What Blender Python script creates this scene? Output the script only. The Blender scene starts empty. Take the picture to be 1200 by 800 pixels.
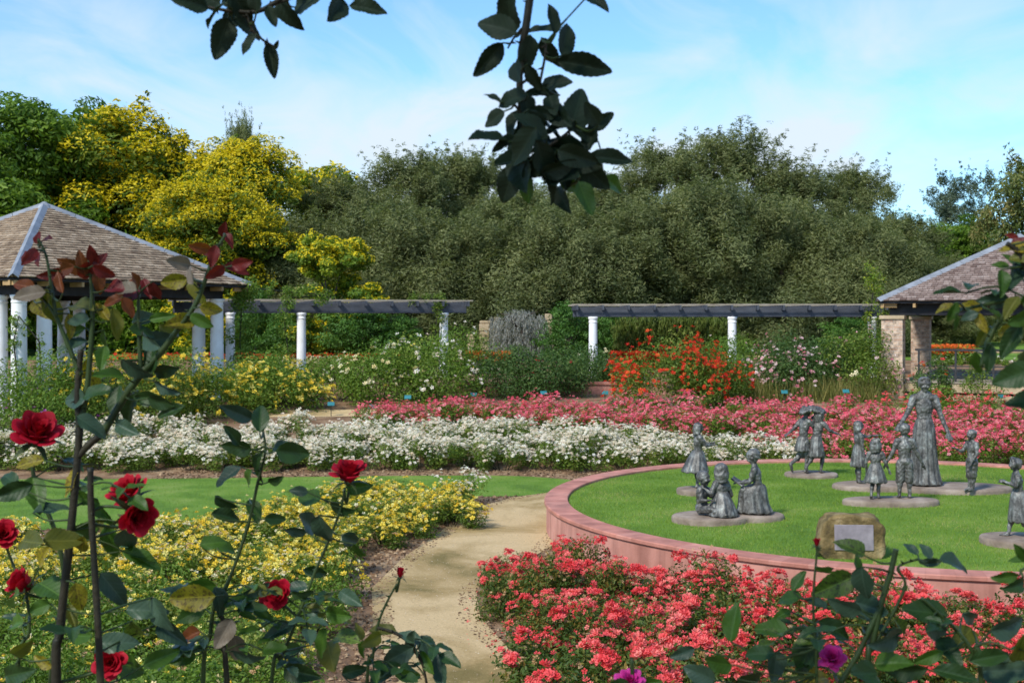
import bpy, bmesh, math, random
import numpy as np
from mathutils import Vector, Matrix, Euler

R = math.radians
S = bpy.context.scene
COL = S.collection
rng = np.random.default_rng(7)
random.seed(7)
F, HY, CZ = 1450.0, 376.0, 3.05        # focal length in photo pixels, horizon row, eye height

# ------------------------------------------------------------------ camera
cam = bpy.data.cameras.new('camera'); camo = bpy.data.objects.new('camera', cam); COL.objects.link(camo)
cam.sensor_width = 36; cam.lens = F / 1200 * 36; cam.shift_y = -(400 - HY) / 1200
cam.clip_start = .05; cam.clip_end = 2000
camo.location = (0, 0, CZ); camo.rotation_euler = (R(90), 0, 0)
cam.dof.use_dof = True; cam.dof.focus_distance = 5.0; cam.dof.aperture_fstop = 11
S.camera = camo

# ------------------------------------------------------------------ world, sun, exposure
SUN_AZ, SUN_EL = R(-142), R(44)          # compass azimuth from +Y, the sun is high behind the left shoulder
W = bpy.data.worlds.new('World'); S.world = W; W.use_nodes = True
nt = W.node_tree; N = nt.nodes; L = nt.links; N.clear()
def nd(t, **k):
    n = N.new(t)
    for a, b in k.items(): setattr(n, a, b)
    return n
sky = nd('ShaderNodeTexSky', sky_type='NISHITA', sun_disc=False, sun_elevation=SUN_EL, sun_rotation=SUN_AZ, altitude=50, air_density=1.0, dust_density=.4, ozone_density=1.6)
tc = nd('ShaderNodeTexCoord')
sx = nd('ShaderNodeSeparateXYZ'); L.new(tc.outputs['Generated'], sx.inputs[0])
zz = nd('ShaderNodeMath', operation='ADD'); L.new(sx.outputs['Z'], zz.inputs[0]); zz.inputs[1].default_value = .16
dx = nd('ShaderNodeMath', operation='DIVIDE'); L.new(sx.outputs['X'], dx.inputs[0]); L.new(zz.outputs[0], dx.inputs[1])
dy = nd('ShaderNodeMath', operation='DIVIDE'); L.new(sx.outputs['Y'], dy.inputs[0]); L.new(zz.outputs[0], dy.inputs[1])
cx = nd('ShaderNodeCombineXYZ'); L.new(dx.outputs[0], cx.inputs[0]); L.new(dy.outputs[0], cx.inputs[1])
mp = nd('ShaderNodeMapping'); L.new(cx.outputs[0], mp.inputs[0]); mp.inputs['Rotation'].default_value = (0, 0, R(-28)); mp.inputs['Scale'].default_value = (1.0, .55, 1); mp.inputs['Location'].default_value = (3.1, 1.2, 0)
n1 = nd('ShaderNodeTexNoise'); n1.inputs['Scale'].default_value = .55; n1.inputs['Detail'].default_value = 5; n1.inputs['Roughness'].default_value = .5; n1.inputs['Distortion'].default_value = .5; L.new(mp.outputs[0], n1.inputs[0])
n2 = nd('ShaderNodeTexNoise'); n2.inputs['Scale'].default_value = 2.6; n2.inputs['Detail'].default_value = 8; n2.inputs['Roughness'].default_value = .55; n2.inputs['Distortion'].default_value = .8; L.new(mp.outputs[0], n2.inputs[0])
ad = nd('ShaderNodeMath', operation='MULTIPLY_ADD'); L.new(n2.outputs['Fac'], ad.inputs[0]); ad.inputs[1].default_value = .60; L.new(n1.outputs['Fac'], ad.inputs[2])
lowz = nd('ShaderNodeMapRange'); L.new(sx.outputs['Z'], lowz.inputs[0]); lowz.inputs[1].default_value = .04; lowz.inputs[2].default_value = .27; lowz.inputs[3].default_value = .13; lowz.inputs[4].default_value = -.10
ad2 = nd('ShaderNodeMath', operation='ADD'); L.new(ad.outputs[0], ad2.inputs[0]); L.new(lowz.outputs[0], ad2.inputs[1])
cr = nd('ShaderNodeValToRGB'); L.new(ad2.outputs[0], cr.inputs[0])
cr.color_ramp.elements[0].position = .72; cr.color_ramp.elements[0].color = (0.05, 0.05, 0.05, 1)
cr.color_ramp.elements[1].position = .98; cr.color_ramp.elements[1].color = (.95, .95, .95, 1)
skc = nd('ShaderNodeMix', data_type='RGBA', blend_type='MULTIPLY'); skc.inputs[0].default_value = 1
L.new(sky.outputs[0], skc.inputs[6]); skc.inputs[7].default_value = (.62, .90, 1.10, 1)
mx = nd('ShaderNodeMix', data_type='RGBA'); L.new(cr.outputs[0], mx.inputs[0]); L.new(skc.outputs[2], mx.inputs[6]); mx.inputs[7].default_value = (3.75, 4.25, 4.75, 1)
bg = nd('ShaderNodeBackground'); bg.inputs[1].default_value = .145; L.new(mx.outputs[2], bg.inputs[0])
wo = nd('ShaderNodeOutputWorld'); L.new(bg.outputs[0], wo.inputs[0])
sd = bpy.data.lights.new('sun', 'SUN'); sd.energy = 3.0; sd.angle = R(9); sd.color = (1, .95, .87)
so = bpy.data.objects.new('sun', sd); COL.objects.link(so)
sdir = Vector((math.sin(SUN_AZ) * math.cos(SUN_EL), math.cos(SUN_AZ) * math.cos(SUN_EL), math.sin(SUN_EL)))
so.rotation_euler = sdir.to_track_quat('Z', 'Y').to_euler(); so.location = sdir * 60
S.view_settings.view_transform = 'Standard'; S.view_settings.look = 'None'; S.view_settings.exposure = 0.55; S.view_settings.gamma = 1
S.cycles.max_bounces = 6; S.cycles.transparent_max_bounces = 6; S.cycles.diffuse_bounces = 3; S.cycles.glossy_bounces = 2
S.cycles.use_denoising = True

# ------------------------------------------------------------------ terrain and pixel helpers
GK = [(-60, 1.45), (3.2, 1.45), (9.4, 0), (24, 0), (25, .06), (28, .42), (31, .72), (33, .9), (34.7, .95), (35.1, 1.2), (43, 1.5), (60, 2.0), (90, 2.7), (900, 9)]
def g(Y): return float(np.interp(Y, [k[0] for k in GK], [k[1] for k in GK]))
def at(px, py, Y): return Vector(((px - 600) / F * Y, Y, CZ - (py - HY) / F * Y))
def hit(px, py):
    Y = 5.0
    while Y < 120:
        if CZ - (py - HY) / F * Y <= g(Y): break
        Y += .03
    return Vector(((px - 600) / F * Y, Y, g(Y)))

# ------------------------------------------------------------------ object helpers
def link(o, parent=None):
    COL.objects.link(o)
    if parent: o.parent = parent
    return o
def tag(o, label=None, cat=None, group=None, kind=None):
    if label: o['label'] = label
    if cat: o['category'] = cat
    if group: o['group'] = group
    if kind: o['kind'] = kind
    return o
def thing(name, label, cat, loc=(0, 0, 0), rz=0, group=None):
    o = bpy.data.objects.new(name, None); o.empty_display_size = .1
    link(o); o.location = loc; o.rotation_euler = (0, 0, rz)
    return tag(o, label, cat, group)
def mesh_np(name, V, Fc, tone=None, smooth=False, mats=None, midx=None):
    """V (n,3); Fc array (m,k) of equal-length faces or list of such arrays"""
    if isinstance(Fc, np.ndarray): Fc = [Fc]
    me = bpy.data.meshes.new(name)
    me.vertices.add(len(V)); me.vertices.foreach_set('co', np.ascontiguousarray(V, dtype=np.float32).ravel())
    nl = sum(f.size for f in Fc); npoly = sum(len(f) for f in Fc)
    me.loops.add(nl); me.loops.foreach_set('vertex_index', np.concatenate([f.ravel() for f in Fc]).astype(np.int32))
    me.polygons.add(npoly)
    cnt = np.concatenate([np.full(len(f), f.shape[1]) for f in Fc])
    st = np.concatenate([[0], np.cumsum(cnt)[:-1]])
    me.polygons.foreach_set('loop_start', st.astype(np.int32))
    me.polygons.foreach_set('loop_total', cnt.astype(np.int32))
    if smooth: me.polygons.foreach_set('use_smooth', np.ones(npoly, bool))
    if midx is not None: me.polygons.foreach_set('material_index', midx.astype(np.int32))
    me.update(calc_edges=True)
    if tone is not None:
        a = me.attributes.new('tone', 'FLOAT', 'POINT'); a.data.foreach_set('value', tone.astype(np.float32))
    for m in (mats or []): me.materials.append(m)
    return me
def obj(name, me, parent=None): return link(bpy.data.objects.new(name, me), parent)

class MB:
    """collects simple solids, builds one mesh"""
    def __init__(s): s.v = []; s.f = []; s.t = []
    def add(s, V, Fs, tone=.5):
        b = len(s.v); s.v += [tuple(v) for v in V]; s.f += [tuple(i + b for i in f) for f in Fs]; s.t += [tone] * len(V)
    def box(s, c, d, rz=0, tone=.5, M=None):
        V = []
        for x in (-.5, .5):
            for y in (-.5, .5):
                for z in (-.5, .5): V.append(Vector((x * d[0], y * d[1], z * d[2])))
        if M is None: M = Matrix.Rotation(rz, 3, 'Z')
        V = [M @ v + Vector(c) for v in V]
        s.add(V, [(0, 1, 3, 2), (4, 6, 7, 5), (0, 4, 5, 1), (2, 3, 7, 6), (0, 2, 6, 4), (1, 5, 7, 3)], tone)
    def beam(s, a, b, w, h, tone=.5):
        a, b = Vector(a), Vector(b); d = b - a; L_ = d.length; x = d.normalized(); up = Vector((0, 0, 1))
        y = up.cross(x).normalized(); z = x.cross(y)
        M = Matrix((x, y, z)).transposed()
        s.box((a + b) / 2, (L_, w, h), tone=tone, M=M)
    def tube(s, P, r, seg=7, tone=.5, cap=True):
        P = [Vector(p) for p in P]; n = len(P); V = []; u = None
        for i, p in enumerate(P):
            t = (P[min(i + 1, n - 1)] - P[max(i - 1, 0)]).normalized()
            if u is None: u = t.orthogonal().normalized()
            u = (u - t * u.dot(t)); u = u.normalized() if u.length > 1e-6 else t.orthogonal().normalized()
            w = t.cross(u); rr = r[i] if hasattr(r, '__len__') else r
            for k in range(seg):
                a = 2 * math.pi * k / seg; V.append(p + u * math.cos(a) * rr + w * math.sin(a) * rr)
        Fs = [(i * seg + k, i * seg + (k + 1) % seg, (i + 1) * seg + (k + 1) % seg, (i + 1) * seg + k) for i in range(n - 1) for k in range(seg)]
        if cap: Fs += [tuple(range(seg))[::-1], tuple((n - 1) * seg + k for k in range(seg))]
        s.add(V, Fs, tone)
    def lathe(s, prof, seg=24, c=(0, 0, 0), tone=.5, fx=None):
        V = []
        for (r, z) in prof:
            for k in range(seg):
                a = 2 * math.pi * k / seg; rr = r if fx is None else fx(r, z, a)
                V.append((c[0] + rr * math.cos(a), c[1] + rr * math.sin(a), c[2] + z))
        n = len(prof)
        Fs = [(i * seg + k, i * seg + (k + 1) % seg, (i + 1) * seg + (k + 1) % seg, (i + 1) * seg + k) for i in range(n - 1) for k in range(seg)]
        Fs += [tuple(range(seg))[::-1], tuple((n - 1) * seg + k for k in range(seg))]
        s.add(V, Fs, tone)
    def build(s, name, mat, parent=None, smooth=False, bevel=0):
        me = bpy.data.meshes.new(name); me.from_pydata(s.v, [], s.f); me.update()
        a = me.attributes.new('tone', 'FLOAT', 'POINT'); a.data.foreach_set('value', s.t)
        if smooth:
            me.polygons.foreach_set('use_smooth', [len(f) <= 4 for f in s.f])
        me.materials.append(mat); o = obj(name, me, parent)
        if bevel:
            m = o.modifiers.new('bevel', 'BEVEL'); m.width = bevel; m.segments = 2; m.limit_method = 'ANGLE'
        return o

def scatter(tv, tf, pos, Rm, sc, tone, smooth=False):
    """template tv (k,3), faces tf list of arrays; pos (n,3); Rm (n,3,3); sc (n,) or (n,3)"""
    n, k = len(pos), len(tv)
    sc = np.asarray(sc); sc = sc[:, None] if sc.ndim == 1 else sc
    V = tv[None] * sc[:, None, :]
    V = np.einsum('nij,nkj->nki', Rm, V) + pos[:, None]
    Fs = [(f[None] + (np.arange(n) * k)[:, None, None]).reshape(-1, f.shape[1]) for f in tf]
    return V.reshape(-1, 3), Fs, np.repeat(tone, k)
def frames(nrm, rg, spin=None):
    """rotation matrices whose z is nrm, x random around it"""
    n = nrm / (np.linalg.norm(nrm, axis=1, keepdims=True) + 1e-9)
    a = rg.normal(size=n.shape); x = a - n * (a * n).sum(1, keepdims=True); x /= np.linalg.norm(x, axis=1, keepdims=True) + 1e-9
    y = np.cross(n, x)
    return np.stack([x, y, n], axis=2)
# leaf: x is its length, folded along the midrib
LEAF = np.array([(-.5, 0, 0), (-.12, .2, .05), (.5, 0, -.05), (-.12, -.2, .05), (.22, .15, .03), (.22, -.15, .03)], float)
LEAFF = [np.array([(0, 1, 4, 2), (0, 2, 5, 3)])]
# rosette: nine overlapping petals round a centre
def rosette(nin=4, nout=6):
    V = []; Fs = []
    for (n, r, z, w, off) in ((nout, .5, .06, .34, 0), (nin, .3, .26, .24, .5)):
        for k in range(n):
            a = 2 * math.pi * (k + off) / n; c, s_ = math.cos(a), math.sin(a)
            b = len(V)
            for (rr, ww, h) in ((.04, 0, 0), (r * .7, w / 2, z * .8), (r, 0, z + .1), (r * .7, -w / 2, z * .8)):
                V.append((rr * c - ww * s_, rr * s_ + ww * c, h))
            Fs.append((b, b + 1, b + 2, b + 3))
    return np.array(V, float), [np.array(Fs)]
ROS, ROSF = rosette()
ROS5, ROS5F = rosette(3, 5)

# ------------------------------------------------------------------ materials
def mat(name):
    m = bpy.data.materials.new(name); m.use_nodes = True; nt = m.node_tree; nt.nodes.clear()
    o = nt.nodes.new('ShaderNodeOutputMaterial'); p = nt.nodes.new('ShaderNodeBsdfPrincipled'); nt.links.new(p.outputs[0], o.inputs[0])
    return m, nt, p, o
def ramp(nt, fac, stops):
    r = nt.nodes.new('ShaderNodeValToRGB'); nt.links.new(fac, r.inputs[0]); e = r.color_ramp.elements
    while len(e) < len(stops): e.new(.5)
    for i, (p, c) in enumerate(stops): e[i].position = p; e[i].color = (*c, 1)
    return r.outputs[0]
def noise(nt, scale, detail=4, rough=.55, coord='Object', sc=None, dist=0):
    t = nt.nodes.new('ShaderNodeTexCoord'); n = nt.nodes.new('ShaderNodeTexNoise')
    n.inputs['Scale'].default_value = scale; n.inputs['Detail'].default_value = detail; n.inputs['Roughness'].default_value = rough; n.inputs['Distortion'].default_value = dist
    if sc:
        m = nt.nodes.new('ShaderNodeMapping'); m.inputs['Scale'].default_value = sc; nt.links.new(t.outputs[coord], m.inputs[0]); nt.links.new(m.outputs[0], n.inputs[0])
    else: nt.links.new(t.outputs[coord], n.inputs[0])
    return n.outputs['Fac']
def bump(nt, p, h, strength=.3, dist=.02):
    b = nt.nodes.new('ShaderNodeBump'); b.inputs['Strength'].default_value = strength; b.inputs['Distance'].default_value = dist
    nt.links.new(h, b.inputs['Height']); nt.links.new(b.outputs[0], p.inputs['Normal'])
def mixc(nt, f, a, b, mode='MIX'):
    m = nt.nodes.new('ShaderNodeMix'); m.data_type = 'RGBA'; m.blend_type = mode
    if isinstance(f, float): m.inputs[0].default_value = f
    else: nt.links.new(f, m.inputs[0])
    for i, v in ((6, a), (7, b)):
        if isinstance(v, tuple): m.inputs[i].default_value = (*v, 1)
        else: nt.links.new(v, m.inputs[i])
    return m.outputs[2]
def leafmat(name, stops, rough=.55, trans=.3, spec=.3, tcol=1.3):
    """leaf colour varies from leaf to leaf through the 'tone' attribute"""
    m, nt, p, o = mat(name)
    a = nt.nodes.new('ShaderNodeAttribute'); a.attribute_name = 'tone'
    c = ramp(nt, a.outputs['Fac'], stops)
    nt.links.new(c, p.inputs['Base Color']); p.inputs['Roughness'].default_value = rough; p.inputs['Specular IOR Level'].default_value = spec
    if trans:
        t = nt.nodes.new('ShaderNodeBsdfTranslucent'); nt.links.new(mixc(nt, 1.0, c, (tcol, tcol * 1.1, tcol * .6), 'MULTIPLY'), t.inputs[0])
        s_ = nt.nodes.new('ShaderNodeMixShader'); s_.inputs[0].default_value = trans
        nt.links.new(p.outputs[0], s_.inputs[1]); nt.links.new(t.outputs[0], s_.inputs[2]); nt.links.new(s_.outputs[0], o.inputs[0])
    return m
def surf(name, stops, scale=3, detail=5, rough=.8, bs=.3, bd=.02, bscale=None, sc=None, dist=0, metal=0, spec=.3, coord='Object'):
    m, nt, p, o = mat(name)
    c = ramp(nt, noise(nt, scale, detail, sc=sc, dist=dist, coord=coord), stops); nt.links.new(c, p.inputs['Base Color'])
    p.inputs['Roughness'].default_value = rough; p.inputs['Metallic'].default_value = metal; p.inputs['Specular IOR Level'].default_value = spec
    bump(nt, p, noise(nt, bscale or scale * 6, 6, sc=sc, coord=coord), bs, bd)
    return m
def tonemat(name, stops, rough=.8, nscale=20, namt=.35, spec=.25, sc=None):
    m, nt, p, o = mat(name)
    a = nt.nodes.new('ShaderNodeAttribute'); a.attribute_name = 'tone'
    c = ramp(nt, a.outputs['Fac'], stops)
    d = ramp(nt, noise(nt, nscale, 5, sc=sc), [(.3, (1 - namt,) * 3), (.7, (1 + namt * .3,) * 3)])
    nt.links.new(mixc(nt, 1.0, c, d, 'MULTIPLY'), p.inputs['Base Color']); p.inputs['Roughness'].default_value = rough; p.inputs['Specular IOR Level'].default_value = spec
    return m

G_MAT = {}
M = G_MAT
M['soil'] = surf('mulch_soil', [(.3, (.13, .07, .035)), (.5, (.24, .145, .08)), (.7, (.36, .25, .15))], 2.2, 9, 1, .9, .05, 18)
M['sand'] = None
m, nt, p, o = mat('path_sand')
big = ramp(nt, noise(nt, .55, 5, .6, dist=.6), [(.32, (.20, .155, .06)), (.42, (.37, .265, .12)), (.56, (.56, .415, .225))])
fine = ramp(nt, noise(nt, 45, 6, .7), [(.3, (.80, .78, .74)), (.6, (1.05, 1.05, 1.05))])
nt.links.new(mixc(nt, 1.0, big, fine, 'MULTIPLY'), p.inputs['Base Color']); p.inputs['Roughness'].default_value = 1; p.inputs['Specular IOR Level'].default_value = .1
bump(nt, p, noise(nt, 30, 8, .7), .5, .02); M['sand'] = m
M['turf'] = surf('turf', [(.3, (.07, .15, .015)), (.5, (.13, .24, .025)), (.72, (.22, .30, .06))], 1.2, 8, 1, .8, .03, 60)
M['blade'] = leafmat('grass_blade', [(0, (.10, .185, .016)), (.55, (.20, .31, .03)), (.85, (.30, .36, .06)), (1, (.42, .35, .15))], .6, .3)
m, nt, p, o = mat('terracotta_render')
c1 = ramp(nt, noise(nt, 1.6, 6, .6), [(.3, (.42, .18, .13)), (.6, (.56, .27, .21)), (.8, (.62, .35, .28))])
st = ramp(nt, noise(nt, 3.5, 4, .6, sc=(1, 1, .12)), [(.38, (.55, .50, .48)), (.56, (1, 1, 1))])
nt.links.new(mixc(nt, .7, c1, mixc(nt, 1.0, c1, st, 'MULTIPLY')), p.inputs['Base Color']); p.inputs['Roughness'].default_value = .9
bump(nt, p, noise(nt, 40, 5), .25, .01); M['render'] = m
M['cap'] = tonemat('terracotta_capping', [(0, (.42, .16, .11)), (.5, (.54, .23, .17)), (1, (.60, .29, .22))], .75, 3.5, .38)
m, nt, p, o = mat('bronze')
c = ramp(nt, noise(nt, 11, 8, .68, sc=(1, 1, .6)), [(.3, (.030, .028, .024)), (.45, (.085, .082, .074)), (.58, (.18, .18, .165)), (.70, (.32, .35, .32))])
nt.links.new(c, p.inputs['Base Color']); p.inputs['Metallic'].default_value = .35; p.inputs['Roughness'].default_value = .52; p.inputs['Specular IOR Level'].default_value = .5
bump(nt, p, noise(nt, 26, 6, .6), .7, .012); M['bronze'] = m
M['slab'] = surf('concrete_slab', [(.3, (.15, .11, .08)), (.55, (.27, .21, .16)), (.75, (.38, .31, .25))], 4, 7, .95, .6, .02, 30)
M['rock'] = surf('sandstone_boulder', [(.30, (.045, .035, .018)), (.45, (.13, .095, .035)), (.58, (.25, .185, .08)), (.74, (.38, .30, .16))], 4.5, 8, .95, 1, .04, 12)
M['plaque'] = surf('bronze_plaque', [(.3, (.20, .18, .19)), (.7, (.33, .30, .31))], 9, 5, .55, .4, .004, 60, metal=.2)
M['white'] = surf('white_paint', [(.27, (.50, .49, .44)), (.42, (.80, .79, .76)), (.6, (.86, .86, .85))], 2.2, 7, .55, .15, .01, 20)
M['beam'] = surf('grey_painted_beam', [(.3, (.045, .05, .062)), (.7, (.085, .093, .112))], 2, 5, .6, .2, .01, 20, sc=(1, 4, 4))
M['lath'] = surf('weathered_lath', [(.3, (.22, .18, .13)), (.7, (.38, .34, .27))], 4, 5, .8)
M['shingle'] = tonemat('timber_shingle', [(0, (.15, .10, .065)), (.5, (.33, .24, .155)), (1, (.50, .39, .27))], .9, 14, .4)
M['shingle_grey'] = tonemat('grey_timber_shingle', [(0, (.14, .09, .072)), (.5, (.28, .205, .17)), (1, (.40, .315, .27))], .9, 14, .4)
M['lead'] = surf('lead_flashing', [(.3, (.20, .215, .23)), (.7, (.33, .35, .375))], 3, 5, .5, .2, .01, metal=.2)
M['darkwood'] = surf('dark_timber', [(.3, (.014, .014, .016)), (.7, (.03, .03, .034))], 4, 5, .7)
M['rafter'] = surf('ochre_timber', [(.3, (.28, .17, .07)), (.7, (.48, .32, .15))], 4, 5, .7)
m, nt, p, o = mat('old_brick')
t = nt.nodes.new('ShaderNodeTexCoord'); sp = nt.nodes.new('ShaderNodeSeparateXYZ'); nt.links.new(t.outputs['Object'], sp.inputs[0])
a_ = nt.nodes.new('ShaderNodeMath'); nt.links.new(sp.outputs[0], a_.inputs[0]); nt.links.new(sp.outputs[1], a_.inputs[1])
cb = nt.nodes.new('ShaderNodeCombineXYZ'); nt.links.new(a_.outputs[0], cb.inputs[0]); nt.links.new(sp.outputs[2], cb.inputs[1])
bk = nt.nodes.new('ShaderNodeTexBrick'); nt.links.new(cb.outputs[0], bk.inputs[0]); bk.inputs['Scale'].default_value = 1
bk.inputs['Brick Width'].default_value = .24; bk.inputs['Row Height'].default_value = .086; bk.inputs['Mortar Size'].default_value = .008
bk.inputs['Color1'].default_value = (.62, .49, .37, 1); bk.inputs['Color2'].default_value = (.38, .25, .18, 1); bk.inputs['Mortar'].default_value = (.42, .38, .33, 1)
c = mixc(nt, .9, bk.outputs['Color'], ramp(nt, noise(nt, 9, 6, .7), [(.32, (.30, .26, .22)), (.5, (1.0, .95, .9)), (.68, (1.5, 1.4, 1.3))]), 'MULTIPLY')
nt.links.new(c, p.inputs['Base Color']); p.inputs['Roughness'].default_value = .95; bump(nt, p, bk.outputs['Fac'], -.5, .01); M['brick'] = m
M['sandstone'] = surf('sandstone_block', [(.3, (.34, .25, .14)), (.7, (.52, .41, .27))], 3, 6, .9, .5, .02, 18)
M['bark'] = surf('bark', [(.3, (.035, .026, .02)), (.7, (.11, .085, .065))], 3, 7, 1, 1, .04, 12, sc=(1, 1, .25))
M['palebark'] = surf('pale_bark', [(.3, (.16, .13, .11)), (.7, (.36, .32, .28))], 3, 7, 1, .6, .03, 12, sc=(1, 1, .25))
M['cane'] = surf('rose_cane', [(.3, (.010, .012, .006)), (.55, (.028, .024, .013)), (.75, (.05, .06, .018))], 14, 6, .6, .6, .003, 90)
M['greencane'] = surf('green_rose_cane', [(.3, (.018, .032, .009)), (.7, (.045, .08, .018))], 14, 6, .5, .3, .002, 90)
M['teal'] = surf('teal_sign_plate', [(.3, (.012, .12, .14)), (.7, (.03, .20, .22))], 6, 3, .5, .05, .002)
M['steel'] = surf('dark_stake', [(.3, (.02, .02, .02)), (.7, (.05, .05, .05))], 6, 3, .6, .05, .002)

# tree and shrub foliage
def gm(name, a, b, c=None, **k): M[name] = leafmat(name, [(0, a), (.6, b), (1, c or b)], **k)
gm('deep_green_leaves', (.05, .11, .008), (.14, .235, .018), (.26, .34, .04), trans=.34)
gm('olive_leaves', (.10, .122, .044), (.19, .212, .080), (.30, .31, .125), trans=.36)
gm('gold_green_leaves', (.05, .10, .012), (.12, .18, .015), (.30, .30, .02))
gm('gold_blossom', (.52, .40, .008), (.74, .57, .012), (.80, .66, .05), trans=.35)
gm('lime_leaves', (.07, .14, .012), (.17, .25, .018), (.42, .42, .03))
gm('gum_leaves', (.055, .085, .045), (.10, .135, .08), (.17, .20, .13), trans=.2)
gm('tawny_leaves', (.06, .10, .02), (.15, .17, .04), (.33, .25, .09))
gm('weeping_leaves', (.06, .10, .015), (.12, .17, .028), (.22, .24, .06))
gm('conifer_leaves', (.03, .085, .012), (.07, .165, .022), (.13, .24, .035))
gm('grey_twig_leaves', (.18, .18, .155), (.30, .30, .27), (.40, .40, .36))
gm('rose_leaves', (.068, .130, .012), (.14, .235, .024), (.25, .30, .05))
gm('yellow_rose_leaves', (.06, .11, .012), (.13, .205, .022), (.25, .27, .05))
gm('dark_rose_leaves', (.036, .080, .018), (.078, .145, .030), (.15, .21, .05))
gm('bronze_tip_leaves', (.030, .065, .009), (.08, .13, .018), (.28, .17, .035))
gm('faded_petals', (.30, .17, .06), (.50, .30, .14), (.66, .46, .26), trans=.2, tcol=1.0)
gm('pale_grass_stems', (.12, .15, .03), (.22, .22, .06), (.36, .28, .10))
gm('coral_petals', (.76, .05, .060), (.87, .13, .135), (.90, .26, .22), trans=.3, tcol=1.0)
gm('pink_petals', (.78, .08, .15), (.87, .19, .25), (.90, .43, .43), trans=.3, tcol=1.0)
gm('white_petals', (.84, .67, .54), (.88, .80, .69), (.90, .87, .80), trans=.3, tcol=.95)
gm('yellow_petals', (.82, .52, .02), (.85, .66, .08), (.87, .78, .28), trans=.3, tcol=1.0)
gm('scarlet_petals', (.62, .02, .010), (.74, .045, .015), (.82, .12, .02), trans=.3, tcol=1.0)
gm('blush_petals', (.75, .22, .30), (.84, .55, .55), (.88, .78, .75), trans=.3, tcol=1.0)
gm('cream_petals', (.80, .62, .28), (.84, .74, .46), (.86, .80, .62), trans=.3, tcol=1.0)
gm('red_petals', (.55, .01, .03), (.72, .02, .05), (.75, .08, .09), trans=.3, tcol=1.0)
gm('purple_petals', (.35, .05, .30), (.5, .12, .42), (.6, .3, .55), trans=.3, tcol=1.0)
gm('orange_petals', (.72, .08, .015), (.82, .20, .03), (.85, .35, .05), trans=.3, tcol=1.0)

# ------------------------------------------------------------------ the ground and what lies on it
YK = sorted(set([k[0] for k in GK] + [i * .5 for i in range(6, 90)]))
def sheet(name, poly, m, lift, kind='structure', thick=0):
    """a polygon in plan, cut along the terrain's folds and draped on it"""
    bm = bmesh.new(); vs = [bm.verts.new((x, y, 0)) for x, y in poly]; bm.faces.new(vs)
    ys = [p[1] for p in poly]
    for y in YK:
        if min(ys) < y < max(ys):
            bmesh.ops.bisect_plane(bm, geom=bm.verts[:] + bm.edges[:] + bm.faces[:], plane_co=(0, y, 0), plane_no=(0, 1, 0), dist=1e-5)
    bmesh.ops.triangulate(bm, faces=bm.faces[:])
    for v in bm.verts: v.co.z = g(v.co.y) + lift
    bmesh.ops.recalc_face_normals(bm, faces=bm.faces[:])
    if sum(f.normal.z for f in bm.faces) < 0: bmesh.ops.reverse_faces(bm, faces=bm.faces[:])
    me = bpy.data.meshes.new(name); bm.to_mesh(me); bm.free(); me.materials.append(m)
    return tag(obj(name, me), kind=kind)
def smoothpoly(P, n=6):
    """Catmull-Rom through plan points"""
    out = []; k = len(P)
    for i in range(k):
        p0, p1, p2, p3 = (np.array(P[(i + j - 1) % k]) for j in range(4))
        for t in np.arange(n) / n:
            out.append(tuple(.5 * ((2 * p1) + (-p0 + p2) * t + (2 * p0 - 5 * p1 + 4 * p2 - p3) * t * t + (-p0 + 3 * p1 - 3 * p2 + p3) * t ** 3)))
    return out
def wob(P, amp=.06):
    return [(x + amp * math.sin(3.1 * y + 1.7 * x), y + amp * math.sin(2.7 * x + 4.1 * y)) for x, y in P]
sheet('ground', [(-400, -60), (400, -60), (400, 900), (-400, 900)], M['soil'], 0)
def gp(*pts): return [tuple(hit(x, y)[:2]) for x, y in pts]
pathL = gp((470, 800), (438, 745), (436, 690), (470, 655), (528, 616), (562, 594), (602, 583), (660, 575))
pathR = gp((646, 640), (600, 668), (560, 690), (560, 725), (600, 762), (665, 800))
path = [(-1.55, 8.2), (-1.25, 9.4)] + pathL + [(1.6, 22.6), (2.3, 22.9), (1.2, 19), (.75, 17.9)] + pathR + [(.75, 9.4), (.9, 8.2)]
sheet('garden_path', wob(path, .03), M['sand'], .010)
sheet('rear_path', wob([(-16, 30.3), (-5, 30.6), (4, 31.2), (16, 31.2), (16, 32.1), (4, 32.1), (-5, 31.6), (-16, 31.3)], .03), M['sand'], .008)
lawn_strip = [(-22, 23.6), (-9, 23.8), (-3, 24.2), (.2, 24.2), (1.3, 23.3), (.4, 21.7), (-.9, 21.3), (-2.6, 19.6), (-6, 18.2), (-14, 17.2), (-22, 17)]
sheet('lawn_strip', smoothpoly(lawn_strip, 4), M['turf'], .006)
lawn_side = [(8.9, 28.7), (13, 28.4), (22, 28.2), (22, 29.7), (13, 29.8), (9.2, 29.7)]
sheet('side_lawn', smoothpoly(lawn_side, 4), M['turf'], .006)
sheet('far_lawn', [(-300, 46), (300, 46), (300, 880), (-300, 880)], M['turf'], .012)
sheet('far_path', wob([(10, 47), (14, 50), (30, 51.5), (30, 53.5), (14, 52.6), (8, 50)], .1), M['sand'], .02)

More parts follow.
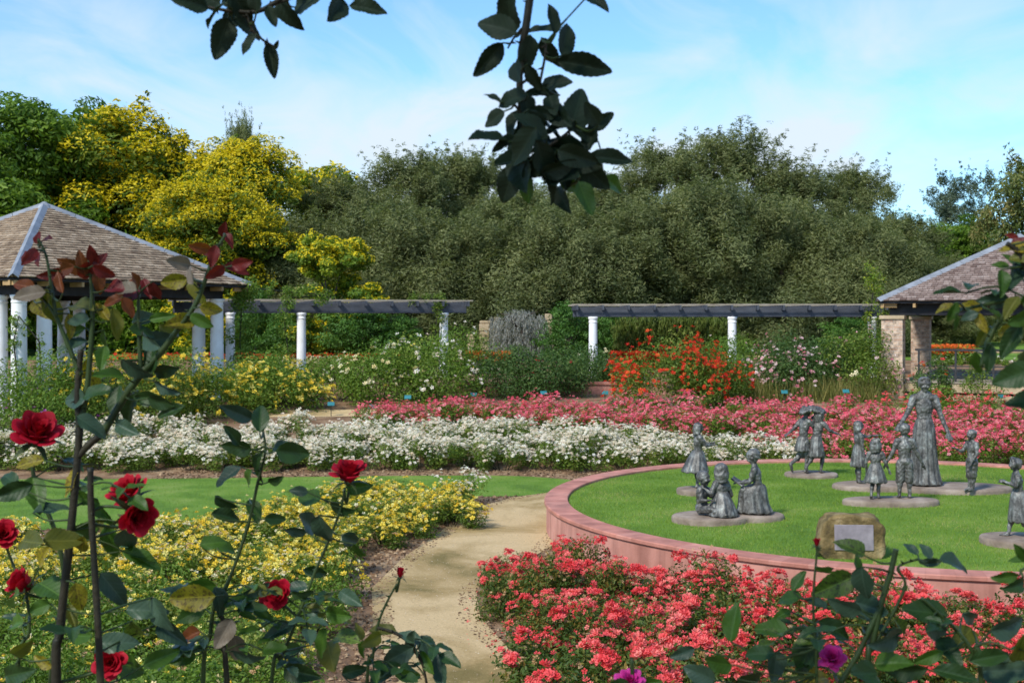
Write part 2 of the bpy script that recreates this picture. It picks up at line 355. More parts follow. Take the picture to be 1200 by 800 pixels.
def patch(p): return .30 * np.sin(p[:, 0] * 2.1 + 2 * np.sin(p[:, 1] * 1.3)) * np.sin(p[:, 1] * 1.7 + 1.5 * np.sin(p[:, 0] * 1.1)) + .10 * np.sin(p[:, 0] * 6.3 + p[:, 1] * 2.2) * np.sin(p[:, 1] * 7.1)
def blades(name, pts, h=.045, zf=None, label=None):
    n = len(pts); P = np.c_[pts, [zf(x, y) for x, y in pts]]
    tv = np.array([(-.08, 0, 0), (.08, 0, 0), (.02, .25, 1)]); tf = [np.array([(0, 1, 2)])]
    nr = np.c_[rng.normal(size=(n, 2)) * .35, np.ones(n)]
    V, Fs, t = scatter(tv, tf, P, frames(nr, rng), rng.uniform(.5, 1.3, n) * h, np.clip(rng.normal(.45, .22, n), 0, 1))
    return tag(obj(name, mesh_np(name, V, Fs, np.clip(t + np.repeat(patch(pts), 3), 0, 1), mats=[M['blade']])), label, 'grass', kind='stuff')
def inpoly(P, n):
    P = np.array(P); lo, hi = P.min(0), P.max(0); out = []
    x, y = rng.uniform(lo[0], hi[0], n), rng.uniform(lo[1], hi[1], n); ins = np.zeros(n, bool); j = len(P) - 1
    for i in range(len(P)):
        xi, yi = P[i]; xj, yj = P[j]
        ins ^= ((yi > y) != (yj > y)) & (x < (xj - xi) * (y - yi) / (yj - yi + 1e-12) + xi); j = i
    return np.c_[x, y][ins]

# ------------------------------------------------------------------ round raised planter
PC, PR, PH = Vector((5.95, 17.95, 0)), 5.48, .45
pl = thing('round_planter', 'large round raised lawn bed with salmon rendered wall and brick red capping', 'planter', PC)
mb = MB()
seg = 160
def ring(mb, prof, seg=seg, tonef=None):
    V = []
    for (r, z) in prof:
        for k in range(seg):
            a = 2 * math.pi * k / seg; V.append((r * math.cos(a), r * math.sin(a), z))
    n = len(prof)
    Fs = [(i * seg + k, i * seg + (k + 1) % seg, ((i + 1) % n) * seg + (k + 1) % seg, ((i + 1) % n) * seg + k) for i in range(n) for k in range(seg)]
    mb.add(V, Fs)
ring(mb, [(PR - .03, -.2), (PR - .03, PH - .062), (PR - .28, PH - .062), (PR - .28, -.2)])
mb.build('wall', M['render'], pl, smooth=False)
mb = MB(); ncap = 230
for k in range(ncap):                                            # capping stones with hairline joints
    a0 = 2 * math.pi * (k + .004) / ncap; a1 = 2 * math.pi * (k + .996) / ncap; V = []
    prof = [(PR - .345, PH - .055), (PR - .345, PH - .008), (PR - .335, PH), (PR - .012, PH), (PR, PH - .012), (PR, PH - .046), (PR - .012, PH - .058)]
    for a in (a0, (a0 + a1) / 2, a1):
        for r, z in prof: V.append((r * math.cos(a), r * math.sin(a), z))
    q = len(prof); Fs = [(i * q + j, (i + 1) * q + j, (i + 1) * q + (j + 1) % q, i * q + (j + 1) % q) for i in range(2) for j in range(q)]
    Fs += [tuple(range(q)), tuple(2 * q + j for j in range(q))[::-1]]
    mb.add(V, Fs, random.uniform(.25, .75))
mb.build('capping', M['cap'], pl)
LZ = PH - .05
def lawnz(x, y):
    r = math.hypot(x - PC.x, y - PC.y) / PR
    return LZ + .07 * max(0, 1 - r * r)
mb = MB(); V = [(PC.x, PC.y, lawnz(PC.x, PC.y))]; nr_, ns_ = 14, 72
for i in range(1, nr_ + 1):
    for k in range(ns_):
        a = 2 * math.pi * k / ns_; r = (PR - .29) * i / nr_; x, y = PC.x + r * math.cos(a), PC.y + r * math.sin(a); V.append((x, y, lawnz(x, y)))
Fs = [(0, 1 + k, 1 + (k + 1) % ns_) for k in range(ns_)]
Fs += [(1 + i * ns_ + k, 1 + (i + 1) * ns_ + k, 1 + (i + 1) * ns_ + (k + 1) % ns_, 1 + i * ns_ + (k + 1) % ns_) for i in range(nr_ - 1) for k in range(ns_)]
mb.add(V, Fs); tag(mb.build('raised_lawn', M['turf'], smooth=True), kind='structure')
n = 190000; rr = (PR - .36) * np.sqrt(rng.uniform(0, 1, n)); aa = rng.uniform(0, 2 * math.pi, n)
blades('lawn_grass', np.c_[PC.x + rr * np.cos(aa), PC.y + rr * np.sin(aa)], .030, lawnz, 'short green grass covering the round raised bed')
blades('strip_grass', inpoly(lawn_strip, 90000), .035, lambda x, y: g(y), 'mown grass strip between the white roses and the yellow roses')
blades('side_grass', inpoly(lawn_side, 14000), .07, lambda x, y: g(y), 'narrow grass strip behind the pink roses at the right')

# ------------------------------------------------------------------ bronze figures
class Lump:
    """overlapping closed ellipsoids and tapered limbs, fused into one continuous skin"""
    def __init__(s): s.bm = bmesh.new()
    def ell(s, c, r, rot=(0, 0, 0), sub=3):
        if not hasattr(r, '__len__'): r = (r, r, r)
        m = Matrix.Translation(c) @ Euler(rot).to_matrix().to_4x4() @ Matrix.Diagonal((*r, 1))
        bmesh.ops.create_icosphere(s.bm, subdivisions=sub, radius=1, matrix=m)
    def limb(s, a, b, ra, rb, n=12):
        a, b = Vector(a), Vector(b); d = b - a; L_ = d.length
        if L_ < 1e-5: return
        m = Matrix.Translation((a + b) / 2) @ d.to_track_quat('Z', 'Y').to_matrix().to_4x4()
        bmesh.ops.create_cone(s.bm, cap_ends=True, segments=n, radius1=ra, radius2=rb, depth=L_, matrix=m)
        bmesh.ops.create_icosphere(s.bm, subdivisions=2, radius=ra, matrix=Matrix.Translation(a))
        bmesh.ops.create_icosphere(s.bm, subdivisions=2, radius=rb, matrix=Matrix.Translation(b))
    def chain(s, P, r):
        for i in range(len(P) - 1): s.limb(P[i], P[i + 1], r[i], r[i + 1])
    def hand(s, wrist, d, up, k=1.0, side=1):
        """palm, four fingers of unequal length and a thumb, along d"""
        d = Vector(d).normalized(); up = Vector(up); up = (up - d * up.dot(d)).normalized(); w = d.cross(up)
        wrist = Vector(wrist); pc = wrist + d * .038 * k
        q = Matrix((w, d, up)).transposed().to_euler()
        s.ell(pc, (.030 * k, .042 * k, .014 * k), q)
        for i, ln in enumerate((.040, .048, .045, .034)):
            o_ = (i - 1.5) * .0165 * k
            b0 = wrist + d * .068 * k + w * o_; b1 = b0 + d * ln * .55 * k + w * o_ * .15; b2 = b1 + d * ln * .5 * k - up * .016 * k
            s.chain([b0, b1, b2], [.0085 * k, .0078 * k, .0065 * k])
        t0 = wrist + d * .020 * k - w * side * .022 * k; t1 = t0 + d * .026 * k - w * side * .026 * k; t2 = t1 + d * .030 * k - w * side * .004 * k
        s.chain([t0, t1, t2], [.011 * k, .0095 * k, .008 * k])
    def bake(s, name, vox, parent, sm=2, disp=0):
        me = bpy.data.meshes.new(name); s.bm.to_mesh(me); s.bm.free()
        o = bpy.data.objects.new(name, me); COL.objects.link(o)
        m = o.modifiers.new('r', 'REMESH'); m.mode = 'VOXEL'; m.voxel_size = vox
        m2 = o.modifiers.new('s', 'SMOOTH'); m2.iterations = sm; m2.factor = .5
        dg = bpy.context.evaluated_depsgraph_get(); dg.update()
        me2 = bpy.data.meshes.new_from_object(o.evaluated_get(dg)); me2.name = name
        if disp:                                     # creases of the cast cloth
            nv = len(me2.vertices); co = np.empty(nv * 3, np.float32); me2.vertices.foreach_get('co', co); co = co.reshape(-1, 3)
            no = np.empty(nv * 3, np.float32); me2.vertex_normals.foreach_get('vector', no); no = no.reshape(-1, 3)
            w_ = np.sin(co[:, 0] * 62 + 3 * np.sin(co[:, 2] * 17) + co[:, 2] * 31) * np.sin(co[:, 1] * 47 + 4 * np.sin(co[:, 0] * 23) - co[:, 2] * 55)
            w_ += .6 * np.sin(co[:, 2] * 95 + 5 * np.sin(co[:, 0] * 31 + co[:, 1] * 20))
            co += no * (w_ * disp)[:, None]; me2.vertices.foreach_set('co', co.ravel()); me2.update()
        o.modifiers.clear(); o.data = me2; me2.materials.clear(); me2.materials.append(M['bronze'])
        me2.polygons.foreach_set('use_smooth', np.ones(len(me2.polygons), bool)); o.parent = parent
        return o

def head(b, c, k, yaw=0, nod=0, hair=None, child=True, parent=None, cap=None):
    """head of height about 2*k: skull, jaw, brow, eyes, nose, mouth, ears; hair as its own lump"""
    T = Matrix.Translation(c) @ Euler((nod, 0, yaw)).to_matrix().to_4x4()
    e = (nod, 0, yaw)
    P = lambda x, y, z: T @ Vector((x * k, y * k, z * k))
    b.ell(P(0, -.08, .18), (.74 * k, .86 * k, .80 * k), e); b.ell(P(0, .12, -.32), (.56 * k, .62 * k, .58 * k), e)
    b.ell(P(0, .46, -.74), (.22 * k, .2 * k, .16 * k), e)                                  # chin
    b.ell(P(0, .78, -.12), (.10 * k, .17 * k, .17 * k), e); b.limb(P(0, .70, .12), P(0, .80, -.14), .07 * k, .09 * k)   # nose
    for sx_ in (-1, 1):
        b.ell(P(.30 * sx_, .56, -.24), (.25 * k, .22 * k, .2 * k), e)                     # cheek
        b.ell(P(.28 * sx_, .62, .26), (.25 * k, .14 * k, .08 * k), e)                     # brow
        b.ell(P(.27 * sx_, .63, .04), (.13 * k, .10 * k, .09 * k), e)                     # eye
        b.ell(P(.76 * sx_, .0, -.08), (.09 * k, .17 * k, .24 * k), e)                     # ear
    b.limb(P(-.17, .66, -.47), P(.17, .66, -.47), .055 * k, .055 * k)                       # lips
    if hair:
        h = Lump(); rg = random.Random(int(k * 1e5) + len(hair))
        if hair in ('short', 'bun', 'long', 'bow', 'bonnet', 'cap', 'curly'):
            h.ell(P(0, -.20, .30), (.86 * k, .92 * k, .78 * k), e)
        if hair == 'short': h.ell(P(0, -.5, -.02), (.72 * k, .5 * k, .58 * k), e)
        if hair == 'curly':
            for i in range(34):
                a, z = rg.uniform(0, 6.28), rg.uniform(-.35, 1.0)
                rr = .84 * math.sqrt(max(.05, 1 - (z / 1.12) ** 2))
                if math.sin(a) > .45 and z < .45: continue
                h.ell(P(rr * math.cos(a), -.12 + rr * math.sin(a), .1 + z * .85), .20 * k)
        if hair == 'bun':
            h.ell(P(0, -1.0, .25), .36 * k)
            for i in range(9):
                a = math.pi * (i / 8); h.limb(P(.5 * math.cos(a), .42, .75 + .2 * math.sin(a)), P(.62 * math.cos(a), -.8, .3 + .2 * math.sin(a)), .12 * k, .14 * k)
        if hair in ('long', 'bow'):
            for i in range(11):
                a = math.pi + math.pi * i / 10
                h.chain([P(.66 * math.cos(a), .62 * math.sin(a) - .1, .45), P(.82 * math.cos(a), .80 * math.sin(a) - .1, -.35), P(.72 * math.cos(a), .78 * math.sin(a) - .12, -1.15 - .25 * rg.random())], [.26 * k, .26 * k, .13 * k])
        if hair == 'bow':
            for sx_ in (-1, 1): h.ell(P(.42 * sx_ + .1, -.75, .95), (.40 * k, .15 * k, .26 * k), (0, sx_ * .5, yaw))
            h.ell(P(.1, -.75, .92), .14 * k)
        if hair == 'bonnet':
            for i in range(15):
                a = -.35 + (math.pi + .7) * i / 14
                h.ell(P(.95 * math.cos(a), .30, .12 + .92 * math.sin(a)), (.22 * k, .34 * k, .22 * k), e)
            h.ell(P(0, -.6, .0), (.75 * k, .45 * k, .8 * k), e)
        if hair == 'cap':
            h.ell(P(0, -.1, .72), (.98 * k, .98 * k, .32 * k), e); h.ell(P(0, .75, .56), (.55 * k, .45 * k, .10 * k), e)
        h.bake('hat' if hair in ('bonnet', 'cap') else 'hair', .010, parent, disp=.004)
    return P

def skirt(parent, name, rings, folds=14, amp=.02, seg=84, ph=0.0):
    """rings: (cx, cy, z, rx, ry, fold strength) from the waist down; a closed, folded skirt"""
    V = []; n = len(rings)
    def pt(i, a, inset=0):
        cx_, cy_, z, rx, ry, fs = rings[i]
        f = 1 + (amp * fs) * (math.cos(folds * a + ph + .6 * math.sin(2 * a)) + .5 * math.cos((folds * 2 - 3) * a + 1.3))
        zz_ = z + (.010 * math.cos(folds * a + ph) if i == n - 1 else 0)
        return (cx_ + (rx - inset) * f * math.cos(a), cy_ + (ry - inset) * f * math.sin(a), zz_)
    for i in range(n):
        for k in range(seg): V.append(pt(i, 2 * math.pi * k / seg))
    for i in (n - 1,):
        for k in range(seg): V.append(pt(i, 2 * math.pi * k / seg, .018))
    cx_, cy_, z, rx, ry, fs = rings[n - 1]
    for k in range(seg):
        a = 2 * math.pi * k / seg; V.append((cx_ + rx * .3 * math.cos(a), cy_ + ry * .3 * math.sin(a), z + .06))
    n2 = n + 2
    Fs = [(i * seg + k, (i + 1) * seg + k, (i + 1) * seg + (k + 1) % seg, i * seg + (k + 1) % seg) for i in range(n2 - 1) for k in range(seg)]
    Fs += [tuple(range(seg)), tuple((n2 - 1) * seg + k for k in range(seg))[::-1]]
    me = bpy.data.meshes.new(name); me.from_pydata(V, [], Fs); me.update(); me.materials.append(M['bronze'])
    me.polygons.foreach_set('use_smooth', np.ones(len(me.polygons), bool))
    m = obj(name, me, parent)
    s_ = m.modifiers.new('s', 'SUBSURF'); s_.levels = 1; s_.render_levels = 1
    return m

def statue(label, px, py, Y, h, yaw, arms, legs, hair='short', nod=0.0, hyaw=0.0, lean=(0, 0), hk=.085, bulk=1.0, hip=.50, wear=None, dress=None, group='bronze storytelling figures on the round lawn', zoff=.09, shorts=False, collar=True):
    """h metres tall, joints given as fractions of h; the figure looks along +y before it is turned by yaw"""
    X = (px - 600) / F * Y
    t = thing('statue', label, 'statue', (X, Y, lawnz(X, Y) + zoff), yaw, group)
    b = Lump(); k = bulk
    lx, ly = lean
    H_ = lambda p: Vector((p[0] * h, p[1] * h, p[2] * h))
    hp = Vector((0, 0, hip)); ch = Vector((lx * .6, ly * .6, hip + .20)); sh = Vector((lx, ly, hip + .285)); nk = Vector((lx * 1.1, ly * 1.1, hip + .345)); hd = Vector((lx * 1.25, ly * 1.25 + .012, hip + .345 + hk * .92))
    b.ell(H_(hp), (.088 * h * k, .070 * h * k, .075 * h)); b.ell(H_((hp + ch) / 2), (.078 * h * k, .058 * h * k, .12 * h), (-ly, lx, 0)); b.ell(H_(ch), (.092 * h * k, .066 * h * k, .11 * h))
    b.limb(H_(sh + Vector((-.075, 0, 0))), H_(sh + Vector((.075, 0, 0))), .040 * h, .040 * h)
    b.limb(H_(sh + Vector((0, 0, -.01))), H_(hd - Vector((0, .01, .03))), .040 * h, .030 * h)
    if collar: b.limb(H_(sh + Vector((-.03, .0, .028))), H_(sh + Vector((.03, .0, .028))), .036 * h, .036 * h)
    for i, (el, ha) in enumerate(arms):
        sg = (-1, 1)[i]; s0 = sh + Vector((sg * .095, 0, -.005))
        b.chain([H_(s0), H_(el), H_(ha)], [.036 * h * k, .027 * h * k, .017 * h])
        b.chain([H_(s0), H_((s0 + Vector(el)) / 2)], [.042 * h * k, .038 * h * k])                # sleeve
        d = (Vector(ha) - Vector(el)); b.hand(H_(ha), d, (0, .2, 1), k=h / 1.25, side=sg)
    for i, (kn, ft, fdir) in enumerate(legs):
        sg = (-1, 1)[i]; h0 = hp + Vector((sg * .045, 0, -.03))
        b.chain([H_(h0), H_(kn), H_(ft)], [.058 * h * k, .036 * h * k, .022 * h])
        m_ = Vector(kn) * .65 + Vector(ft) * .35; b.ell(H_(m_) + Vector((0, -.008, 0)), (.034 * h * k, .036 * h * k, .06 * h))
        if shorts: b.chain([H_(h0), H_(Vector(kn) * .9 + Vector(ft) * .1)], [.066 * h * k, .056 * h * k])
        f = Vector(fdir).normalized(); b.chain([H_(ft), H_(Vector(ft) + f * .055 + Vector((0, 0, -.016))), H_(Vector(ft) + f * .095 + Vector((0, 0, -.022)))], [.026 * h, .024 * h, .018 * h])
    head(b, H_(hd), hk * h, hyaw, nod, hair, parent=t)
    if wear: wear(b, H_, hp, ch, sh)
    b.bake('body', .0085 if h < 1.5 else .010, t, sm=1, disp=.0035)
    if dress:
        rings = [(c[0] * h, c[1] * h, z * h, rx * h, ry * h, fs) for (c, z, rx, ry, fs) in dress]
        skirt(t, 'skirt', rings, folds=11 if h < 1.5 else 15, amp=.045, ph=px)
    return t

def slab(label, pxs, py_c, Y, rx, ry, blobs=None, h=.078, yaw=0):
    X = (pxs - 600) / F * Y
    z = lawnz(X, Y)
    bl = blobs or [(0, 0, rx, ry)]
    seg = 72; rgm = random.Random(int(pxs)); ph = [rgm.uniform(0, 6) for _ in range(3)]
    def rad(a):
        best = 0
        for (ox, oy, ax, ay) in bl:                       # union of ellipses seen from the slab's middle
            c, s_ = math.cos(a), math.sin(a)
            A = (c / ax) ** 2 + (s_ / ay) ** 2; B = -2 * (c * ox / ax ** 2 + s_ * oy / ay ** 2); C_ = (ox / ax) ** 2 + (oy / ay) ** 2 - 1
            D = B * B - 4 * A * C_
            if D > 0: best = max(best, (-B + math.sqrt(D)) / (2 * A))
        return best * (1 + .02 * math.sin(3 * a + ph[0]) + .012 * math.sin(7 * a + ph[1]))
    prof = [(1.0, -.05), (1.0, h * .55), (.985, h * .85), (.955, h * .98), (.5, h * 1.02)]
    mb = MB(); V = []
    for (r, zz_) in prof:
        for k in range(seg):
            a = 2 * math.pi * k / seg; q = rad(a) * r; V.append((q * math.cos(a), q * math.sin(a), zz_))
    V.append((0, 0, h * 1.03)); n_ = len(prof)
    Fs = [(i * seg + k, i * seg + (k + 1) % seg, (i + 1) * seg + (k + 1) % seg, (i + 1) * seg + k) for i in range(n_ - 1) for k in range(seg)]
    Fs += [((n_ - 1) * seg + k, (n_ - 1) * seg + (k + 1) % seg, len(V) - 1) for k in range(seg)]
    mb.add(V, Fs); o = mb.build('concrete_pad', M['slab'], smooth=True); o.location = (X, Y, z)
    return tag(o, label, 'concrete pad', 'concrete pads under the bronze figures')

def yz(Y, py): return CZ - (py - HY) / F * Y
# depth on the lawn of a foot at image row py
def dep(py, lift=.10): 
    Y = 12.0
    while Y < 24 and yz(Y, py) > LZ + .05 + lift: Y += .01
    return Y
Yg = dep(570); Ys = dep(600); Yp = dep(551); Yw = dep(568); Yk = dep(584); Yb = dep(574); Ye = dep(626)
slab('small round concrete pad under the lone girl statue, at the left', 815, 0, Yg, .28, .33)
slab('two lobed concrete pad under the three seated statues', 853, 0, Ys, 0, 0, [(-.22, 0, .52, .42), (.34, .12, .42, .34)])
slab('thin concrete pad under the pair of running children', 951, 0, Yp, .44, .42, h=.06)
slab('longest concrete pad, under the woman and two children', 1077, 0, Yw + .1, 0, 0, [(-.55, .1, .75, .45), (.45, -.15, .92, .5)])
slab('oval concrete pad under the small girl and the boy seen from behind', 1045, 0, Yk, .68, .33)
slab('round concrete pad at the right edge under the walking girl', 1196, 0, Ye, .47, .40)

def stand(dx=.045, fwd=0, knee=0): return (((-dx, knee, .27), (-dx - .008, 0, .03), (-.15, 1, 0)), ((dx, knee, .27), (dx + .008, fwd, .03), (.15, 1, 0)))
def dressrings(w=.50, hem=.22, hz=.24, c1=(0, 0), top=.075, ry=.9):
    o_ = []
    for i in range(7):
        u = i / 6; z = w + (hz - w) * u; r = top + (hem - top) * (u ** .8)
        o_.append(((c1[0] * u, c1[1] * u), z + .05 * (1 - u), r, r * ry, u))
    return o_
# 1 girl on the left, looking right
statue('bronze girl in a flared dress standing alone behind the seated trio', 818, 570, Yg, 77 / F * Yg, R(-80), [((-.11, .07, .66), (-.06, .20, .68)), ((.11, .09, .66), (.05, .22, .66))], (((-.03, 0, .27), (-.03, 0, .03), (0, 1, 0)), ((.02, .02, .27), (.03, -.03, .03), (0, 1, 0))),
       hair='long', nod=-.1, dress=dressrings(.55, .235, .25, (0, -.05)), zoff=.078, hk=.08)
# 2-4 seated trio
def sitting(label, px, Y, h, yaw, arms, kneel=False, hair='curly', nod=0, dress=None, lean=(0, .02), wear=None, hk=.12, hip=.12, bulk=1.3, legs=None, name=None):
    return statue(label, px, 0, Y, h, yaw, arms, legs or (((-.12, .26, .16), (-.10, .10, .05), (0, 1, 0)), ((.12, .26, .13), (.13, .42, .05), (0, 1, .4))), hair=hair, nod=nod, lean=lean, hip=hip, bulk=bulk, hk=hk, dress=dress, wear=wear, zoff=.078)
ks = 1 / F * Ys
t = sitting('smallest bronze child, bald headed, sitting on the left of the seated trio', 822, Ys - .02, 72 * ks, R(-125), [((-.14, .10, .30), (-.04, .24, .38)), ((.14, .06, .26), (.14, .22, .28))], hair=None, hk=.13, hip=.14, bulk=1.4)
t = sitting('long haired bronze child kneeling with its back turned, middle of the seated trio', 846, Ys - .12, 80 * ks, R(28), [((-.17, .02, .34), (-.22, .12, .40)), ((.17, .0, .30), (.24, .12, .24))], hair='long', hk=.115, hip=.20, bulk=1.15,
            legs=(((-.08, .14, .06), (-.08, -.12, .05), (0, -1, 0)), ((.08, .14, .06), (.08, -.12, .05), (0, -1, 0))),
            dress=[((0, 0), .38, .085, .08, 0), ((0, 0), .30, .12, .12, .5), ((0, -.01), .18, .17, .18, .8), ((0, -.02), .06, .21, .22, 1), ((0, -.02), .01, .22, .23, 1)])
t = sitting('bronze girl seated on a stump reading an open book, right of the trio', 889, Ys + .05, 90 * ks, R(72), [((-.12, .10, .42), (-.05, .24, .40)), ((.12, .10, .42), (.05, .24, .40))], hair='short', nod=-.45, hk=.098, hip=.30, bulk=1.0, lean=(0, .05),
            legs=(((-.06, .20, .32), (-.06, .24, .04), (0, 1, 0)), ((.06, .20, .32), (.06, .22, .04), (0, 1, 0))),
            dress=[((0, 0), .40, .08, .075, 0), ((0, .06), .345, .11, .16, .3), ((0, .08), .27, .13, .19, .6), ((0, .07), .12, .14, .19, 1), ((0, .05), .01, .17, .24, 1.2)])
mb = MB()
hh = 90 * ks
for sg in (-1, 1):
    mb.box((sg * .062, .27 * hh, .40 * hh), (.13, .18, .020), M=Euler((R(32), sg * R(-14), 0)).to_matrix())
mb.build('book', M['bronze'], t, bevel=.003)
# 5-6 running pair sharing a sack over their heads
kp = 1 / F * Yp
run = (((-.05, .10, .28), (-.05, -.04, .08), (0, 1, -.3)), ((.05, .06, .27), (.05, .02, .03), (0, 1, 0)))
statue('bronze boy running at the left of the pair sharing a sheltering cloak', 941, 0, Yp, 77 * kp, R(-62), [((-.14, -.06, .66), (-.12, -.18, .60)), ((.11, .08, .72), (.07, .14, .80))],
       (((-.05, .04, .28), (-.05, -.20, .14), (0, .4, -1)), ((.05, .06, .27), (.05, .0, .03), (0, 1, 0))), hair='curly', lean=(0, .04), shorts=True, dress=dressrings(.52, .12, .33, (0, -.03)), zoff=.06, hk=.085)
statue('bronze girl running at the right of the pair with one arm stretched out', 957, 0, Yp - .06, 74 * kp, R(-50), [((-.10, .04, .72), (-.10, .10, .84)), ((.16, .10, .68), (.20, .26, .62))],
       (((-.05, .0, .28), (-.05, -.20, .10), (0, .4, -1)), ((.05, .10, .27), (.05, .04, .03), (0, 1, 0))), hair='long', lean=(0, .05), dress=dressrings(.56, .135, .26, (0, -.03)), zoff=.06, hk=.085)
b = Lump(); ckx = (951 - 600) / F * Yp
tcl = thing('cloak', 'bronze cloak held up over the heads of the running pair', 'cloak', (ckx, Yp - .03, lawnz(ckx, Yp) + .07))
for i in range(9):
    u = i / 8
    for j in range(4):
        b.ell((-.02 + .30 * (u - .5) + .03 * j, -.02 + .05 * j, 77 * kp * (.93 + .05 * math.sin(u * 3.1)) - .012 * abs(j - 1.5) ** 2), (.055, .07, .035), (.2, -.15, 0), 2)
b.bake('cloth', .010, tcl, disp=.008)
# 7 girl pointing
kw = 1 / F * Yw
statue('bronze girl behind the small ones, stretching one arm towards the woman', 1006, 0, Yw + .2, 73 * (Yw + .2) / F, R(-82), [((-.10, .16, .74), (-.06, .33, .76)), ((.11, .02, .62), (.11, .04, .48))], stand(.03), hair='long', dress=dressrings(.58, .15, .27), zoff=.078, hk=.082)
# 8 small girl with a bow
kk = 1 / F * Yk
statue('smallest standing bronze girl, with a hair bow, holding the boy\'s hand', 1026, 0, Yk, 68 * kk, R(-18), [((-.16, .0, .62), (-.15, .06, .46)), ((.17, .0, .62), (.22, .03, .50))], (((-.05, -.02, .26), (-.07, -.12, .06), (0, .6, -.5)), ((.05, 0, .26), (.05, 0, .03), (0, 1, 0))), hair='bow', dress=dressrings(.58, .20, .28), zoff=.078, hk=.10, bulk=1.12)
# 9 boy seen from behind
statue('bronze boy in knee breeches seen from behind, arms held away from his sides', 1060, 0, Yk + .05, 86 * (Yk + .05) / F, R(-4), [((-.155, .0, .63), (-.235, .02, .48)), ((.165, .0, .62), (.25, .03, .47))], stand(.060), hair='short', shorts=True, zoff=.078, hk=.090, bulk=1.08,
       wear=lambda b, H_, hp, ch, sh: b.ell(H_((0, -.005, .50)), (.105 * .9, .09 * .9, .08 * .9)))
# 10 the woman
tw = statue('tall bronze woman in a long pleated dress holding both arms out low', 1083, 0, Yw, 127 * kw, R(176), [((-.135, .04, .655), (-.185, .10, .50)), ((.155, .02, .665), (.235, .10, .575))], stand(.04), hair='bun', nod=-.12, hk=.068, hip=.52, zoff=.078, bulk=.88,
       dress=[((0, 0), .63, .070, .055, 0), ((0, 0), .58, .082, .068, .3), ((0, 0), .52, .098, .085, .5), ((0, 0), .42, .105, .092, .9), ((0, 0), .30, .112, .098, 1), ((0, 0), .18, .124, .11, 1.1), ((0, 0), .08, .14, .125, 1.2), ((.0, .0), .01, .165, .15, 1.2)])
# 11 boy at the right
statue('bronze boy on the right of the woman, one hand raised to his chest', 1139, 0, Yb - .0, 70 * Yb / F, R(112), [((-.14, .02, .62), (-.10, .10, .48)), ((.12, .10, .64), (.10, .26, .70))], (((-.03, 0, .27), (-.03, 0, .03), (0, 1, 0)), ((.03, .02, .27), (.03, .03, .03), (0, 1, 0))), hair='short', shorts=True, zoff=.078, hk=.09, bulk=1.1,
       wear=lambda b, H_, hp, ch, sh: b.ell(H_((0, -.005, .50)), (.085, .08, .09)))
# 12 girl at the right edge
statue('bronze girl in a long swinging dress stepping out at the right edge', 1194, 0, Ye, 92 * Ye / F, R(78), [((-.12, .06, .66), (-.03, .16, .70)), ((.12, .06, .66), (.04, .18, .68))], (((-.04, .02, .26), (-.04, -.16, .06), (0, .5, -.6)), ((.04, .08, .27), (.04, .12, .03), (0, 1, 0))), hair='bonnet', dress=dressrings(.56, .17, .19, (0, -.06), ry=1.15), zoff=.078, hk=.082, lean=(0, .03))

# sandstone boulder with its plaque
def stone(px, py, w, h, d):
    Y = dep(py, 0); X = (px - 600) / F * Y
    t = thing('memorial_stone', 'squat sandstone boulder bearing a metal plaque, on the round lawn', 'boulder', (X, Y, lawnz(X, Y)), R(-4))
    bm = bmesh.new(); bmesh.ops.create_cube(bm, size=1)
    bmesh.ops.subdivide_edges(bm, edges=bm.edges[:], cuts=14, use_grid_fill=True)
    import mathutils
    for v in bm.verts:
        x, y, z = v.co
        x2, y2, z2 = x, y, z
        top = max(0, z + .5)
        x2 *= 1.0 - .10 * top; z2 *= 1 - .25 * max(0, x) ** 2 * 2 * top; x2 *= 1 - .18 * max(0, z) * (x > 0)
        sft = 1 - .16 * (abs(2 * x) ** 6 * abs(2 * z) ** 4); x2 *= sft; z2 *= sft
        co = Vector((x2 * w, y2 * d + .10 * d * z, z2 * h + h * .44))
        if not (y < -.49 and abs(x) < .34 and abs(z) < .36):
            nz = mathutils.noise.noise(co * 4) * .045 + mathutils.noise.noise(co * 11) * .018
            co += Vector((x, y, z)).normalized() * nz
        v.co = co
    me = bpy.data.meshes.new('boulder'); bm.to_mesh(me); bm.free(); me.materials.append(M['rock'])
    me.polygons.foreach_set('use_smooth', np.ones(len(me.polygons), bool)); obj('boulder', me, t)
    mb = MB(); mb.box((0, 0, 0), (w * .56, .02, h * .56), M=Euler((-math.atan(.10 * d / h) , 0, 0)).to_matrix())
    o = mb.build('plaque', M['plaque'], t, bevel=.004); o.location = (.0, -d * .505 - .004, h * .47)
    mb = MB()
    for sx_ in (-1, 1):
        for sz_ in (-1, 1): mb.lathe([(.010, 0), (.010, .006), (.004, .010)], 10, (0, 0, 0))
    for i, (sx_, sz_) in enumerate(()):
        q = MB(); q.lathe([(.010, 0), (.010, .006), (.004, .010)], 10); s_ = q.build('bolt', M['bronze'], o); s_.rotation_euler = (R(90), 0, 0); s_.location = (sx_ * w * .25, -.010, sz_ * h * .25)
    return t
stone(997, 648, .76, .50, .34)
